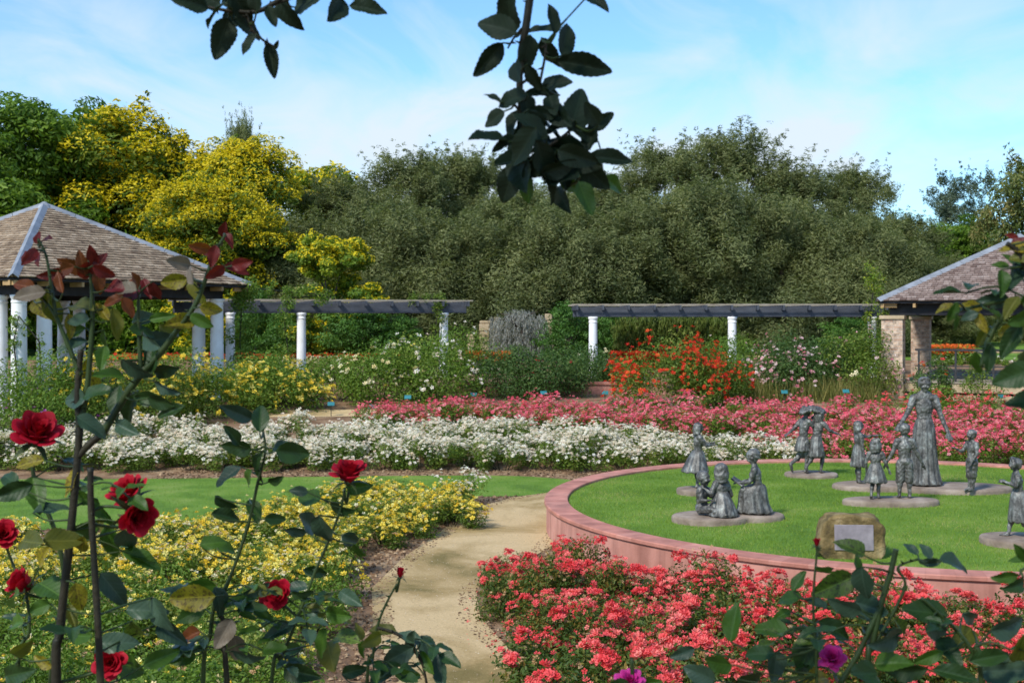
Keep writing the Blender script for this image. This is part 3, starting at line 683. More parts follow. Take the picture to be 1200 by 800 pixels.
# ------------------------------------------------------------------ garden pavilions
def roof_mesh(mb, corners, apex, z_e, courses, rg, lift=.012):
    """real shingles, course by course, on every face of a pyramid roof"""
    k = len(corners)
    for i in range(k):
        a = Vector((*corners[i], z_e)); b = Vector((*corners[(i + 1) % k], z_e)); ap = Vector(apex)
        nrm = (b - a).cross(ap - a).normalized()
        if nrm.z < 0: nrm = -nrm
        mb.add([a, b, ap], [(0, 1, 2)], .1)
        mid = (a + b) / 2; up = (ap - mid); Ls = up.length; 
        for c in range(courses):
            u0, u1 = c / courses, min(1, (c + 1.25) / courses)
            l0, r0 = a.lerp(ap, u0), b.lerp(ap, u0); l1, r1 = a.lerp(ap, u1), b.lerp(ap, u1)
            wid = (r0 - l0).length; x = 0; d = (r0 - l0).normalized()
            top_l = (l1 - l0).dot(d); top_r = wid - (r0 - r1).dot(d); upv = (l1 - l0) - d * top_l
            row = rg.uniform(.35, .6)
            while x < wid - .01:
                w = min(rg.uniform(.10, .20), wid - x)
                xa, xb = x + .004, x + w - .004
                ta, tb = min(max(xa, top_l), top_r), min(max(xb, top_l), top_r)
                dn = rg.uniform(-.012, .012); th = lift + rg.uniform(.006, .016)
                p0 = l0 + d * xa - upv.normalized() * (dn + .01); p1 = l0 + d * xb - upv.normalized() * (dn + .01)
                p2 = l0 + d * tb + upv; p3 = l0 + d * ta + upv
                t = min(1, max(0, rg.gauss(row, .2)))
                V = [p0 + nrm * (th + .012), p1 + nrm * (th + .012), p2 + nrm * .004, p3 + nrm * .004, p0 + nrm * .002, p1 + nrm * .002]
                mb.add(V, [(0, 1, 2, 3), (4, 5, 1, 0), (4, 0, 3), (1, 5, 2)], t)
                x += w
def tuscan(name, x, y, z0, z1, r, parent, seg=24):
    mb = MB(); h = z1 - z0
    mb.lathe([(r * 1.22, 0), (r * 1.22, .10), (r * 1.05, .14), (r * 1.04, h * .3), (r * .94, h - .20), (r * .94, h - .19), (r * 1.02, h - .18), (r * 1.02, h - .15), (r * .93, h - .145), (r * .95, h - .09), (r * 1.13, h - .06), (r * 1.13, h)], seg)
    o = mb.build(name, M['white'], parent, smooth=True, bevel=0); o.location = (x, y, z0)
    return o
def pavilion(name, label, cen, half, rot, eave_z, apex_z, shm, group=None, over=.55):
    t = thing(name, label, 'pavilion', (cen[0], cen[1], 0), rot)
    rg = random.Random(int(half * 100))
    E_ = half + over; cs = [(-E_, -E_), (E_, -E_), (E_, E_), (-E_, E_)]
    mb = MB(); roof_mesh(mb, cs, (0, 0, apex_z), eave_z, 30, rg); rf = mb.build('roof', shm, t)
    mb = MB()                                                    # lead hips and cap
    for c in cs:
        a = Vector((*c, eave_z)); ap = Vector((0, 0, apex_z)); d = (ap - a).normalized(); sde = d.cross(Vector((0, 0, 1))).normalized(); u = sde.cross(d).normalized()
        n_ = 7
        for i in range(n_):
            p = a.lerp(ap, i / n_); q = a.lerp(ap, (i + .985) / n_)
            w = .12
            V = [p - sde * w - u * .035, p + u * .065, p + sde * w - u * .035, q - sde * w - u * .035, q + u * .065, q + sde * w - u * .035]
            V2 = [v + u * .02 for v in V]
            mb.add(V2 + [v - u * .012 for v in V2], [(0, 1, 4, 3), (1, 2, 5, 4), (6, 9, 10, 7), (7, 10, 11, 8), (0, 6, 7, 1), (1, 7, 8, 2), (0, 3, 9, 6), (2, 8, 11, 5)])
    mb.lathe([(.24, apex_z - .13), (.16, apex_z + .0), (.05, apex_z + .09), (.02, apex_z + .1)], 12)
    mb.build('hip_flashing', M['lead'], rf)
    mb = MB()                                                    # ceiling and beams
    mb.box((0, 0, eave_z - .045), (2 * E_ - .10, 2 * E_ - .10, .05))
    for sg in (-1, 1):
        mb.box((0, sg * half, eave_z - .24), (2 * half + .3, .16, .30)); mb.box((sg * half, 0, eave_z - .245), (.16, 2 * half - .17, .28))
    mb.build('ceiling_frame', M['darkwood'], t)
    for sg in (-1, 1):                                           # rafter tails under the eaves
        for ax in (0, 1):
            for i in range(9):
                mb = MB()
                u = (i - 4) / 4 * (E_ - .12)
                c = (u, sg * (E_ - .26), eave_z - .13); dd = (.07, .44, .11)
                if ax: c = (c[1], c[0] * .98, c[2]); dd = (dd[1], dd[0], dd[2])
                mb.box(c, dd); mb.build('rafter_tail', M['rafter'], t)
    return t
# left pavilion: white columns in threes at each corner, seen corner on
zc = 33.2; Cn = Vector((-.378 * zc, zc)); A_ = Cn + zc * Vector((.0387, -.1588)); B_ = Cn + zc * Vector((.1588, .0387))
D_ = (A_ - Cn).length; E0 = D_ / math.sqrt(2); ang = math.atan2(B_.y - A_.y, B_.x - A_.x)
over = .65
pv = pavilion('garden_pavilion', 'square garden pavilion with brown shingle roof and white columns at the left', Cn, E0 - over, ang, CZ + 1.0, CZ + 3.10, M['shingle'], over=over)
hf = E0 - over; zt = CZ + 1.0 - .39
for sx_ in (-1, 1):
    for sy_ in (-1, 1):
        for (ox, oy) in ((0, 0), (.70, 0), (0, .70)):
            if (sx_, sy_) == (1, -1) and ox: continue
            lx_, ly_ = sx_ * (hf - ox), sy_ * (hf - oy)
            wy = Cn.y + lx_ * math.sin(ang) + ly_ * math.cos(ang)
            tuscan('column', lx_, ly_, g(wy) - .1, zt, .18, pv)
mb = MB(); mb.box((0, 0, .25), (2 * hf + .8, 2 * hf + .8, .9)); mb.build('floor_slab', M['slab'], pv, bevel=.02)
# right pavilion: brick piers, timber deck and rail
A_ = Vector((10.55, 34.0)); dx_ = Vector((2.55, 5.45)); side = dx_.length; dR = Vector((dx_.y, -dx_.x))
Cn2 = A_ + (dx_ + dR) / 2; ang2 = math.atan2(dR.y, dR.x); hf2 = side / 2
ez = yz(33.2, 352)
pr = pavilion('garden_pavilion', 'open pavilion with greyish shingle roof on stout brick piers at the right', Cn2, hf2, ang2, ez, CZ + 2.40, M['shingle_grey'], over=.42)
for sx_ in (-1, 1):
    for sy_ in (-1, 1):
        mb = MB(); z0 = .95; mb.box((0, 0, (z0 + .40 + ez - .50) / 2), (.56, .56, ez - .50 - z0 - .40)); pier = mb.build('brick_pier', M['brick'], pr); pier.location = (sx_ * (hf2 + .06), sy_ * (hf2 + .06), 0)
        mb = MB(); mb.box((0, 0, z0 + .05), (.62, .62, .70)); mb.build('pier_base', M['sandstone'], pier, bevel=.015)
        mb = MB(); mb.box((0, 0, ez - .45), (.66, .66, .10)); mb.build('pier_cap', M['sandstone'], pier, bevel=.01)
mb = MB(); dz = yz(34, 446)
for i in range(44): mb.box((-hf2 + .15 + i * .145, 0, dz - .02), (.135, 2 * hf2 + .2, .04))
mb.build('deck_boards', M['lath'], pr)
mb = MB(); mb.box((0, -hf2 - .12, dz - .17), (2 * hf2 + .2, .05, .22)); mb.box((0, -hf2 - .05, dz - .60), (2 * hf2 - .2, .1, .5))
mb.build('deck_fascia', M['sandstone'], pr)
rl = MB(); 
for i in range(7): rl.box((-hf2 + .6 + i * .95, -hf2 + .02, dz + .42), (.05, .05, .84))
rl.box((0, -hf2 + .02, dz + .86), (2 * hf2 - 1.0, .07, .06)); rl.box((0, -hf2 + .02, dz + .42), (2 * hf2 - 1.0, .03, .03)); rl.box((0, -hf2 + .02, dz + .14), (2 * hf2 - 1.0, .03, .03))
rl.build('railing', M['steel'], pr)

# ------------------------------------------------------------------ pergolas
def pergola(label, x0, Y0, x1, Y1, zt, cols, group='white columned pergolas', thick=.30):
    t = thing('pergola', label, 'pergola', (x0, Y0, 0), 0, group)
    a, b = Vector((0, 0, 0)), Vector((x1 - x0, Y1 - Y0, 0)); d = (b - a).normalized(); nn = Vector((-d.y, d.x, 0)); L_ = (b - a).length
    for off, nm in ((0, 'front_beam'), (2.4, 'rear_beam')):
        mb = MB(); mb.beam(a + nn * off + Vector((0, 0, zt - thick / 2)), b + nn * off + Vector((0, 0, zt - thick / 2)), .12, thick)
        mb.beam(a + nn * (off + .16) + Vector((0, 0, zt - thick / 2)), b + nn * (off + .16) + Vector((0, 0, zt - thick / 2)), .05, thick * .9)
        mb.build('beam', M['beam'], t, bevel=.006)
    n_ = int(L_ / .78)
    for i in range(n_ + 1):
        p = a + d * (L_ * i / n_)
        mb = MB(); mb.beam(p - nn * .34 + Vector((0, 0, zt - .02)), p + nn * 2.75 + Vector((0, 0, zt - .02)), .06, .15)
        mb.build('rafter', M['beam'], t)
    mb = MB()
    for j in range(9): mb.beam(a - d * .15 + nn * (-.3 + j * .36) + Vector((0, 0, zt + .075)), b + d * .15 + nn * (-.3 + j * .36) + Vector((0, 0, zt + .075)), .05, .035)
    mb.build('lath', M['lath'], t)
    for (cx_, off) in cols:
        u = cx_; p = a + d * u + nn * off; z0 = g(Y0 + p.y) - .1
        tuscan('column', p.x, p.y, z0, zt - thick, .135, t)
    return t
YL0, YL1 = 36.0, 38.5
xl0 = (205 - 600) / F * YL0; xl1 = (546 - 600) / F * YL1
LL = math.hypot(xl1 - xl0, YL1 - YL0)
def upx(px, x0, Y0, x1, Y1):        # distance along the beam for a column seen at column px
    best = min(range(0, 1001), key=lambda i: abs(600 + F * (x0 + (x1 - x0) * i / 1000) / (Y0 + (Y1 - Y0) * i / 1000) - px)); return best / 1000 * math.hypot(x1 - x0, Y1 - Y0)
c_ = [upx(q, xl0, YL0, xl1, YL1) for q in (270, 353, 520)]
pergola('pergola with dark beam on white columns, running from the left pavilion to the middle', xl0, YL0, xl1, YL1, CZ + .55, [(u, 0) for u in c_])
YR = 38.2; xr0 = (676 - 600) / F * YR; xr1 = (1036 - 600) / F * YR
pergola('pergola with dark beam on white columns, running from the middle to the brick pavilion', xr0, YR, xr1, YR, CZ + .43, [((q - 676) / F * YR, 0) for q in (695, 858, 1022)])

# low red retaining wall behind the shrubs
w_ = thing('retaining_wall', 'low red brick retaining wall behind the tall rose shrubs in the middle', 'wall', (1.4, 34.9, 0))
mb = MB(); mb.box((0, 0, .86), (5.9, .26, .80)); mb.build('wall', M['render'], w_)
mb = MB(); 
for i in range(13): mb.box((-2.78 + i * .463, 0, 1.297), (.458, .34, .07), tone=random.uniform(.1, .9))
mb.build('coping', M['cap'], w_)

# teal plant name signs on stakes
def marker(px, py, label, Y=None):
    p = hit(px, py + 11) if Y is None else Vector(((px - 600) / F * Y, Y, g(Y)))
    top = CZ - (py - 4 - HY) / F * p.y
    t = thing('plant_sign', label, 'sign', p, random.uniform(-.15, .15), 'teal plant name signs on stakes')
    mb = MB(); mb.tube([(0, 0, -.1), (0, 0, max(.12, top - p.z))], .010, 6); mb.build('stake', M['steel'], t)
    mb = MB(); mb.box((0, -.03, max(.12, top - p.z)), (.17, .014, .11), M=Euler((R(-38), 0, 0)).to_matrix()); mb.build('plate', M['teal'], t, bevel=.004)
for a in ((388, 477, 'teal plant sign on a stake, beside the yellow shrubs at the left'), (436, 480, 'small teal plant sign at the left end of the pink rose bed'),
          (478, 469, 'teal plant sign below the bushy green shrub with pale roses'), (555, 466, 'teal plant sign left of the one under the middle shrubs'),
          (637, 464, 'teal plant sign in the middle, before the red wall'), (709, 464, 'teal plant sign just left of the orange flowering shrub'),
          (807, 467, 'teal plant sign at the foot of the orange flowering shrub'), (919, 463, 'teal plant sign on a stake right of the orange shrub'),
          (991, 462, 'teal plant sign on a tall stake left of the brick pier'), (1173, 468, 'teal plant sign before the pavilion deck, at the right')):
    marker(*a, Y=31.2 if a[0] in (478,) else (30.8 if a[0] == 436 else (32.6 if a[0] > 500 else None)))

# stone gateway far behind, between the pergolas
t = thing('stone_ruin', 'rough sandstone gateway blocks standing under the dark trees, between the pergolas', 'stonework', (0, 47, 0))
rg = random.Random(3)
for (px0, px1, pt) in ((548, 556, 392), (562, 574, 376), (578, 588, 372), (640, 648, 368), (586, 640, 420)):
    mb = MB(); Y = 47; x0, x1 = (px0 - 600) / F * Y, (px1 - 600) / F * Y; z = 1.3; zt_ = yz(Y, pt)
    while z < zt_:
        hh = min(rg.uniform(.22, .4), zt_ - z + .02); mb.box(((x0 + x1) / 2 + rg.uniform(-.04, .04), rg.uniform(-.05, .05), z + hh / 2), (x1 - x0 + rg.uniform(-.06, .06), .55, hh - .012), rg.uniform(-.06, .06)); z += hh
    mb.build('stone_pillar', M['sandstone'], t, bevel=.03)
# ------------------------------------------------------------------ foliage builders
def clumpcloud(cc, cr, n, rg, shell=.55, flat=1.0):
    """n points spread through clumps (centres cc, radii cr), mostly near each clump's skin; also outward directions"""
    w = cr ** 2; idx = rg.choice(len(cc), n, p=w / w.sum())
    d = rg.normal(size=(n, 3)); d /= np.linalg.norm(d, axis=1, keepdims=True)
    r = shell + (1 - shell) * rg.uniform(0, 1, n) ** .6
    r = np.where(rg.uniform(size=n) < .12, r * rg.uniform(1.0, 1.35, n), r)
    P = cc[idx] + d * (cr[idx] * r)[:, None] * np.array([1, 1, flat])
    return P, d, idx
def leafcloud(name, P, d, size, m, rg, parent=None, tone=None, up=.5, jit=.8, kind=None, aspect=1.0):
    nr = d + np.array([0, 0, up]) + rg.normal(size=P.shape) * jit
    n = len(P); t = tone if tone is not None else np.clip(rg.normal(.5, .25, n), 0, 1)
    sc = np.stack([size * rg.uniform(.65, 1.3, n)] * 3, 1) * np.array([1, aspect, 1])
    V, Fs, tt = scatter(LEAF, LEAFF, P, frames(nr, rg), sc, t)
    me = mesh_np(name, V, Fs, tt, mats=[m]); o = obj(name, me, parent)
    return tag(o, kind=kind)
def flowercloud(name, P, d, size, m, rg, parent=None, tpl=(ROS5, ROS5F), up=.6, kind='stuff', tone=None):
    n = len(P); nr = d * .7 + np.array([0, 0, up]) + rg.normal(size=P.shape) * .3
    V, Fs, tt = scatter(tpl[0], tpl[1], P, frames(nr, rg), size * rg.uniform(.7, 1.25, n), tone if tone is not None else np.clip(rg.normal(.5, .28, n), 0, 1))
    return tag(obj(name, mesh_np(name, V, Fs, tt, mats=[m]), parent), kind=kind)
def copy_tree(o, parent=None):
    c = o.copy(); COL.objects.link(c); c.parent = parent
    for ch in list(o.children): copy_tree(ch, c)
    return c

# ------------------------------------------------------------------ low roses in massed beds
def make_bush(name, label, cat, w, h, nleaf, ll, lm, blooms, group, seed, lumps=16, stems=True, parent=None, clusters=None, sprawl=0, top=.45, shell=.3, lmin=.18):
    """blooms: list of (material, count, size, tone mean, part name). clusters: (material, number, flowers per cluster, radius)"""
    rg = np.random.default_rng(seed)
    t = thing(name, label, cat, (0, 0, 0), 0, group)
    u = rg.uniform(0, 2 * math.pi, lumps); v = rg.uniform(0, 1, lumps); q = np.sqrt(1 - (v * .92) ** 2)
    rr = rg.uniform(.25, 1, lumps) ** .6
    cc = np.c_[np.cos(u) * q * rr * w / 2, np.sin(u) * q * rr * w / 2, h * (.14 + .66 * v * rg.uniform(.8, 1.1, lumps))]
    cr = rg.uniform(.6, 1.15, lumps) * min(w, h * 1.5) * .23
    P, d, idx = clumpcloud(cc, cr, nleaf, rg, shell)
    lt = rg.normal(.45, .16, lumps)[idx] + rg.normal(0, .2, nleaf)
    P[:, 2] = np.maximum(P[:, 2], .03)
    leafcloud('foliage', P, d, ll, lm, rg, t, tone=np.clip(lt, 0, 1))
    if stems:
        mb = MB()
        for i in range(min(lumps, 12)):
            b = Vector((cc[i][0] * .15, cc[i][1] * .15, -.08)); e = Vector(cc[i]); mb.tube([b, b.lerp(e, .5) + Vector((0, 0, .03)), e], [.008 * max(1, h), .006 * max(1, h), .003], 5)
        mb.build('stems', M['cane'], t)
    up_ = lambda n, tp: None
    for (bm_, cnt, sz, part) in blooms:
        P, d, idx = clumpcloud(cc, cr, cnt * 3, rg, .96); sel = np.argsort(-(P[:, 2] / h * top + d[:, 2] * (.5 if top > .3 else .2) + rg.uniform(0, .6, len(P)) + np.hypot(P[:, 0], P[:, 1]) / w * (.5 if top > .3 else 1.0)))[:cnt]
        P, d = P[sel], d[sel]
        k = rg.integers(1, 4, len(P)); P = np.repeat(P, k, 0) + rg.normal(size=(k.sum(), 3)) * sz * .55; d = np.repeat(d, k, 0)
        flowercloud(part, P[:cnt], d[:cnt], sz, bm_, rg, t)
    if clusters:
        cm, nc, nf, cr_, sz = clusters
        P, d, idx = clumpcloud(cc, cr, nc * 6, rg, 1.0); order = np.argsort(-(P[:, 2] / h * .7 + d[:, 2] * .6 + rg.uniform(0, .5, len(P))))
        chosen = []
        for i in order:
            if all(np.linalg.norm(P[i] - P[j]) > cr_ * 1.35 for j in chosen): chosen.append(i)
            if len(chosen) == nc: break
        for i in chosen:
            k = int(nf * rg.uniform(.4, 1.5)); dd = rg.normal(size=(k, 3)); dd += d[i] * 1.2 + np.array([0, 0, .8]); dd /= np.linalg.norm(dd, axis=1, keepdims=True)
            cs = cr_ * rg.uniform(.5, 1.2); pp = P[i] + dd * cs * rg.uniform(.4, 1, k)[:, None] * np.array([1.2, 1.2, .8])
            flowercloud('flower_cluster', pp, dd, sz, cm, rg, t, tpl=(ROS, ROSF), kind=None, tone=np.clip(rg.normal(rg.uniform(.25, .75), .2, k), 0, 1))
    return t
def spread(protos, spots, group=None):
    used = [False] * len(protos)
    for i, sp in enumerate(spots):
        x, y, s_, label = sp[:4]; hs = sp[4] if len(sp) > 4 else 1.0
        k = (i * 7 + int(x * 13)) % len(protos) if i >= len(protos) else i
        o = protos[k] if not used[k] else copy_tree(protos[k]); used[k] = True
        o.location = (x, y, sp[5] if len(sp) > 5 else g(y)); o.rotation_euler.z = random.uniform(0, 6.28); o.scale = (s_, s_, s_ * hs)
        o['label'] = label
    for k, u_ in enumerate(used):
        if not u_:
            for ch in list(protos[k].children): bpy.data.objects.remove(ch)
            bpy.data.objects.remove(protos[k])
def rows(x0, x1, y0, y1, sx_, sy_, test, jit=.25, edge=None):
    out = []; y = y0; r = 0
    while y <= y1 + 1e-6:
        x = x0 + (r % 2) * sx_ / 2
        while x <= x1:
            a, b = x + random.uniform(-jit, jit) * sx_, y + random.uniform(-jit, jit) * sy_
            if test(a, b): out.append((a, b))
            x += sx_
        y += sy_; r += 1
    return out
def inp(P):
    def f(x, y):
        c = False; j = len(P) - 1
        for i in range(len(P)):
            if (P[i][1] > y) != (P[j][1] > y) and x < (P[j][0] - P[i][0]) * (y - P[i][1]) / (P[j][1] - P[i][1]) + P[i][0]: c = not c
            j = i
        return c
    return f
px_of = lambda x, y: 600 + F * x / y

# coral roses in front of the planter
protos = [make_bush('coral_rose_bush', 'x', 'rose bush', 1.05, .60, 4200, .042, M['bronze_tip_leaves'], [(M['coral_petals'], 36, .055, 'loose_blooms'), (M['faded_petals'], 34, .042, 'faded_blooms')], 'coral rose bushes in the bed before the round planter', 40 + i, clusters=(M['coral_petals'], (11, 8, 13)[i], (24, 28, 18)[i], .115, .064)) for i in range(3)]
def coral_ok(x, y):
    if math.hypot(x - PC.x, y - PC.y) < PR + .95: return False
    if px_of(x, y) > 1330: return False
    e = np.interp(y, [8.5, 10.2, 11, 12, 13, 14, 15, 16.5], [.50, .36, .06, -.20, -.36, -.20, .5, 1.0])
    return x > e
sp = []
for (x, y) in rows(-.4, 7.2, 8.6, 15.4, .72, .62, coral_ok, .22):
    big = y > 11.7 and x < 2.6
    sp.append((x, y, random.uniform(.85, 1.12) * (1.05 if y < 11.4 else .90 if y < 13 else .76), 'low rose bush with bright coral flower clusters, one of the bed before the round planter', random.uniform(.85, 1.15)))
spread(protos, sp)

# yellow roses at the left of the path
protos = [make_bush('yellow_rose_bush', 'x', 'rose bush', .95, .55, 3000, .040, M['yellow_rose_leaves'], [(M['yellow_petals'], (190, 140, 85)[i], .072, 'blooms'), (M['cream_petals'], (24, 50, 24)[i], .052, 'faded_blooms'), (M['faded_petals'], 16, .04, 'spent_blooms')], 'yellow rose bushes left of the path', 60 + i) for i in range(3)]
ye = inp([(-9.5, 15.9), (-6, 15.6), (-4.3, 16.6), (-3.3, 18.6), (-1.6, 20.6), (-.75, 20.1), (-.72, 18.2), (-1.7, 15.6), (-2.1, 13.9), (-2.0, 12.4), (-1.55, 11.6), (-1.45, 10.2), (-1.6, 8.4), (-6.8, 8.4), (-9.5, 12)])
sp = [(x, y, random.uniform(.85, 1.12), 'low rose bush with small yellow flowers, one of the bed left of the sandy path', random.uniform(.8, 1.1)) for (x, y) in rows(-9.6, .2, 8.5, 20.8, .80, .70, ye, .24) if px_of(x, y) > -140]
spread(protos, [q for q in sp if q[1] > 12.3])
protos = [make_bush('yellow_rose_bush', 'x', 'rose bush', 1.0, .62, 3600, .042, M[('yellow_rose_leaves', 'rose_leaves')[i]], [(M['yellow_petals'], (34, 16)[i], .058, 'blooms'), (M['cream_petals'], (8, 12)[i], .05, 'faded_blooms'), (M['faded_petals'], 12, .04, 'spent_blooms')], 'yellow rose bushes left of the path', 66 + i) for i in range(2)]
spread(protos, [q[:3] + ('leafier rose bush with few yellow flowers, one of the bed\'s nearest, behind the crimson roses',) + q[4:] for q in sp if q[1] <= 12.3])
wb = make_bush('white_rose_bush', 'x', 'rose bush', .85, .52, 1700, .036, M['rose_leaves'], [(M['white_petals'], 150, .050, 'blooms')], None, 71)
spread([wb], [(-.86, 20.6, 1.15, 'white flowering rose bush at the end of the yellow bed, by the path\'s bend', .95)])

# white rose bed
protos = [make_bush('white_rose_bush', 'x', 'rose bush', 1.05, .58, 2700, .045, M['yellow_rose_leaves'], [(M['white_petals'], (370, 310, 260)[i], .072, 'blooms')], 'white rose bushes in the long bed', 80 + i) for i in range(3)]
def white_ok(x, y): 
    return (y < 27.4 if x < 0 else y < 27.4 - .28 * x) and x < 5.6 and px_of(x, y) > -90 and math.hypot(x - PC.x, y - PC.y) > PR + .75
sp = [(x, y, random.uniform(.9, 1.15), 'low white flowering rose bush, one of the long white bed', random.uniform(.85, 1.1)) for (x, y) in rows(-13, 5.6, 25.0, 27.4, .80, .66, white_ok, .2)]
spread(protos, sp)
# pink rose bed
protos = [make_bush('pink_rose_bush', 'x', 'rose bush', 1.05, .60, 2600, .048, M['rose_leaves'], [(M['pink_petals'], (250, 210, 170)[i], .082, 'blooms'), (M['coral_petals'], 20, .06, 'coral_blooms')], 'pink rose bushes in the long bed', 90 + i) for i in range(3)]
def pink_ok(x, y):
    if x < 5.4: lo = 28.1 - .25 * max(0, x)
    else: lo = 25.0 - .12 * (x - 5.4)
    hi = 30.2 if x < 8.5 else 28.5
    return lo < y < hi and px_of(x, y) > 432 and math.hypot(x - PC.x, y - PC.y) > PR + .85
sp = [(x, y, random.uniform(.9, 1.15), 'low pink flowering rose bush, one of the long pink bed', random.uniform(.85, 1.1)) for (x, y) in rows(-3.6, 13.4, 23.6, 30.2, .88, .74, pink_ok, .2)]
spread(protos, sp)
protos = [make_bush('coral_rose_bush', 'x', 'rose bush', 1.1, .55, 1700, .05, M['rose_leaves'], [(M['coral_petals'], (70, 110)[i], .085, 'blooms')], 'coral rose bushes in the row before the deck', 97 + i) for i in range(2)]
spread(protos, [(9.4 + i * .85, 30.35 + random.uniform(-.1, .1), random.uniform(.95, 1.15), 'coral flowering rose bush, one of the row before the pavilion deck') for i in range(7)])

# ------------------------------------------------------------------ tall shrubs
def shrub(name, label, px, Y, wpx, toppy, lm, blooms, seed, n=9000, ll=.075, lumps=34, depth=None, group='tall rose shrubs behind the low beds', cat='shrub', base=None, shell=.35, top=.12):
    w = wpx / F * Y; x = (px - 600) / F * Y; z0 = g(Y) - .05 if base is None else base; h = yz(Y, toppy) - z0
    t = make_bush(name, label, cat, w, h, n, ll, M[lm], [(M[a], b, c, d_) for (a, b, c, d_) in blooms], group, seed, lumps=lumps, shell=shell, top=top)
    t.location = (x, Y, z0); t.rotation_euler.z = .3
    return t
BL = 'blooms'
SH = [
 ('rose_shrub', 'leafy green shrub with a few small mauve flowers at the left edge, before the columns', 14, 27.0, 150, 420, 'rose_leaves', [('purple_petals', 10, .07, BL)], 9000),
 ('rose_shrub', 'green shrub with mauve flowers growing against the left pavilion columns', 66, 27.6, 110, 408, 'rose_leaves', [('purple_petals', 8, .08, BL), ('yellow_petals', 26, .09, 'yellow_blooms')], 7000),
 ('yellow_rose_shrub', 'yellow flowering shrub nearest the left pavilion, partly behind foreground canes', 126, 28.6, 120, 405, 'yellow_rose_leaves', [('yellow_petals', 330, .125, BL)], 8000),
 ('yellow_rose_shrub', 'yellow flowering shrub left of the pavilion\'s right corner column', 196, 30.0, 125, 408, 'yellow_rose_leaves', [('yellow_petals', 340, .125, BL)], 8000),
 ('yellow_rose_shrub', 'yellow flowering shrub at the foot of the pavilion\'s right corner column', 262, 31.3, 120, 425, 'rose_leaves', [('yellow_petals', 340, .125, BL)], 8000),
 ('yellow_rose_shrub', 'rightmost yellow flowering shrub, beside the small plant sign', 322, 31.6, 105, 424, 'rose_leaves', [('yellow_petals', 330, .125, BL)], 7500),
 ('rose_shrub', 'thin green shrub left of the first lone pergola column', 312, 33.0, 80, 402, 'rose_leaves', [], 4500),
 ('rose_shrub', 'green shrub right of the first lone pergola column, a few pink flowers', 392, 33.4, 95, 418, 'rose_leaves', [('pink_petals', 10, .08, BL), ('cream_petals', 6, .09, 'pale_blooms')], 6500),
 ('rose_shrub', 'bushy green shrub with cream roses, left of the white rose shrub', 445, 33.0, 110, 402, 'rose_leaves', [('cream_petals', 80, .13, BL)], 9500),
 ('rose_shrub', 'tallest bushy green shrub with scattered white roses, under the pergola\'s end', 512, 33.6, 130, 388, 'rose_leaves', [('white_petals', 110, .13, BL), ('yellow_petals', 6, .08, 'yellow_blooms')], 11500),
 ('rose_shrub', 'dark green shrub with a spray of red roses, before the stone gateway', 592, 34.0, 85, 402, 'dark_rose_leaves', [('red_petals', 12, .08, BL)], 7500),
 ('rose_shrub', 'dark green shrub with sparse dark stems left of the red wall\'s gap', 648, 34.1, 90, 405, 'dark_rose_leaves', [('red_petals', 8, .08, BL)], 7500),
 ('rose_shrub', 'dark green shrub at the foot of the left column of the right pergola', 694, 36.0, 75, 405, 'dark_rose_leaves', [('cream_petals', 5, .10, BL), ('red_petals', 2, .12, 'red_blooms')], 5500),
 ('rose_shrub', 'small green shrub with white flowers left of the orange shrub', 728, 35.8, 55, 420, 'rose_leaves', [('white_petals', 26, .09, BL)], 3500),
 ('orange_flowering_shrub', 'broad shrub covered in orange red flowers, left half', 790, 32.3, 122, 394, 'yellow_rose_leaves', [('scarlet_petals', 620, .12, BL), ('orange_petals', 40, .10, 'orange_blooms')], 14000),
 ('orange_flowering_shrub', 'shrub with fewer orange red flowers, joined to the broad orange one\'s right side', 836, 32.8, 85, 418, 'yellow_rose_leaves', [('scarlet_petals', 130, .115, BL)], 7500),
 ('rose_shrub', 'green shrub with white flowers behind the right pergola\'s middle column', 862, 36.0, 90, 390, 'rose_leaves', [('white_petals', 10, .09, BL)], 6500),
 ('pink_rose_shrub', 'shrub full of blush pink roses right of the orange shrub', 912, 34.0, 100, 386, 'dark_rose_leaves', [('blush_petals', 200, .11, BL), ('pink_petals', 6, .09, 'deep_pink_blooms')], 8500),
 ('pink_rose_shrub', 'sparser shrub with pale pink roses between the pink and the tall yellowish one', 962, 34.3, 85, 388, 'dark_rose_leaves', [('blush_petals', 50, .11, BL), ('pink_petals', 6, .10, 'deep_pink_blooms')], 7000),
 ('rose_shrub', 'tall yellowish green shrub with blush roses, against the brick pier', 1000, 34.0, 95, 370, 'yellow_rose_leaves', [('blush_petals', 44, .14, BL), ('cream_petals', 6, .13, 'pale_blooms')], 10500),
 ('rose_shrub', 'small rose plant with red and orange flowers beside the brick pier', 1092, 32.2, 42, 405, 'dark_rose_leaves', [('red_petals', 7, .12, BL), ('orange_petals', 12, .11, 'orange_blooms')], 2200),
 ('rose_shrub', 'low green shrub at the foot of the brick pier, behind the tall woman statue', 1096, 31.6, 60, 450, 'rose_leaves', [('red_petals', 3, .09, BL)], 2600),
 ('rose_shrub', 'thin straggly rose plant before the deck rail', 1150, 32.0, 50, 425, 'yellow_rose_leaves', [('cream_petals', 4, .08, BL)], 1000),
 ('white_flower_bush', 'white flowering bushes seen through the right pavilion', 1150, 43.0, 120, 418, 'rose_leaves', [('white_petals', 120, .10, BL)], 3500),
]
for i, a in enumerate(SH):
    shrub(a[0], a[1], a[2], a[3], a[4], a[5], a[6], a[7], 200 + i, n=a[8], lumps=int(14 + a[4] / 4.5))
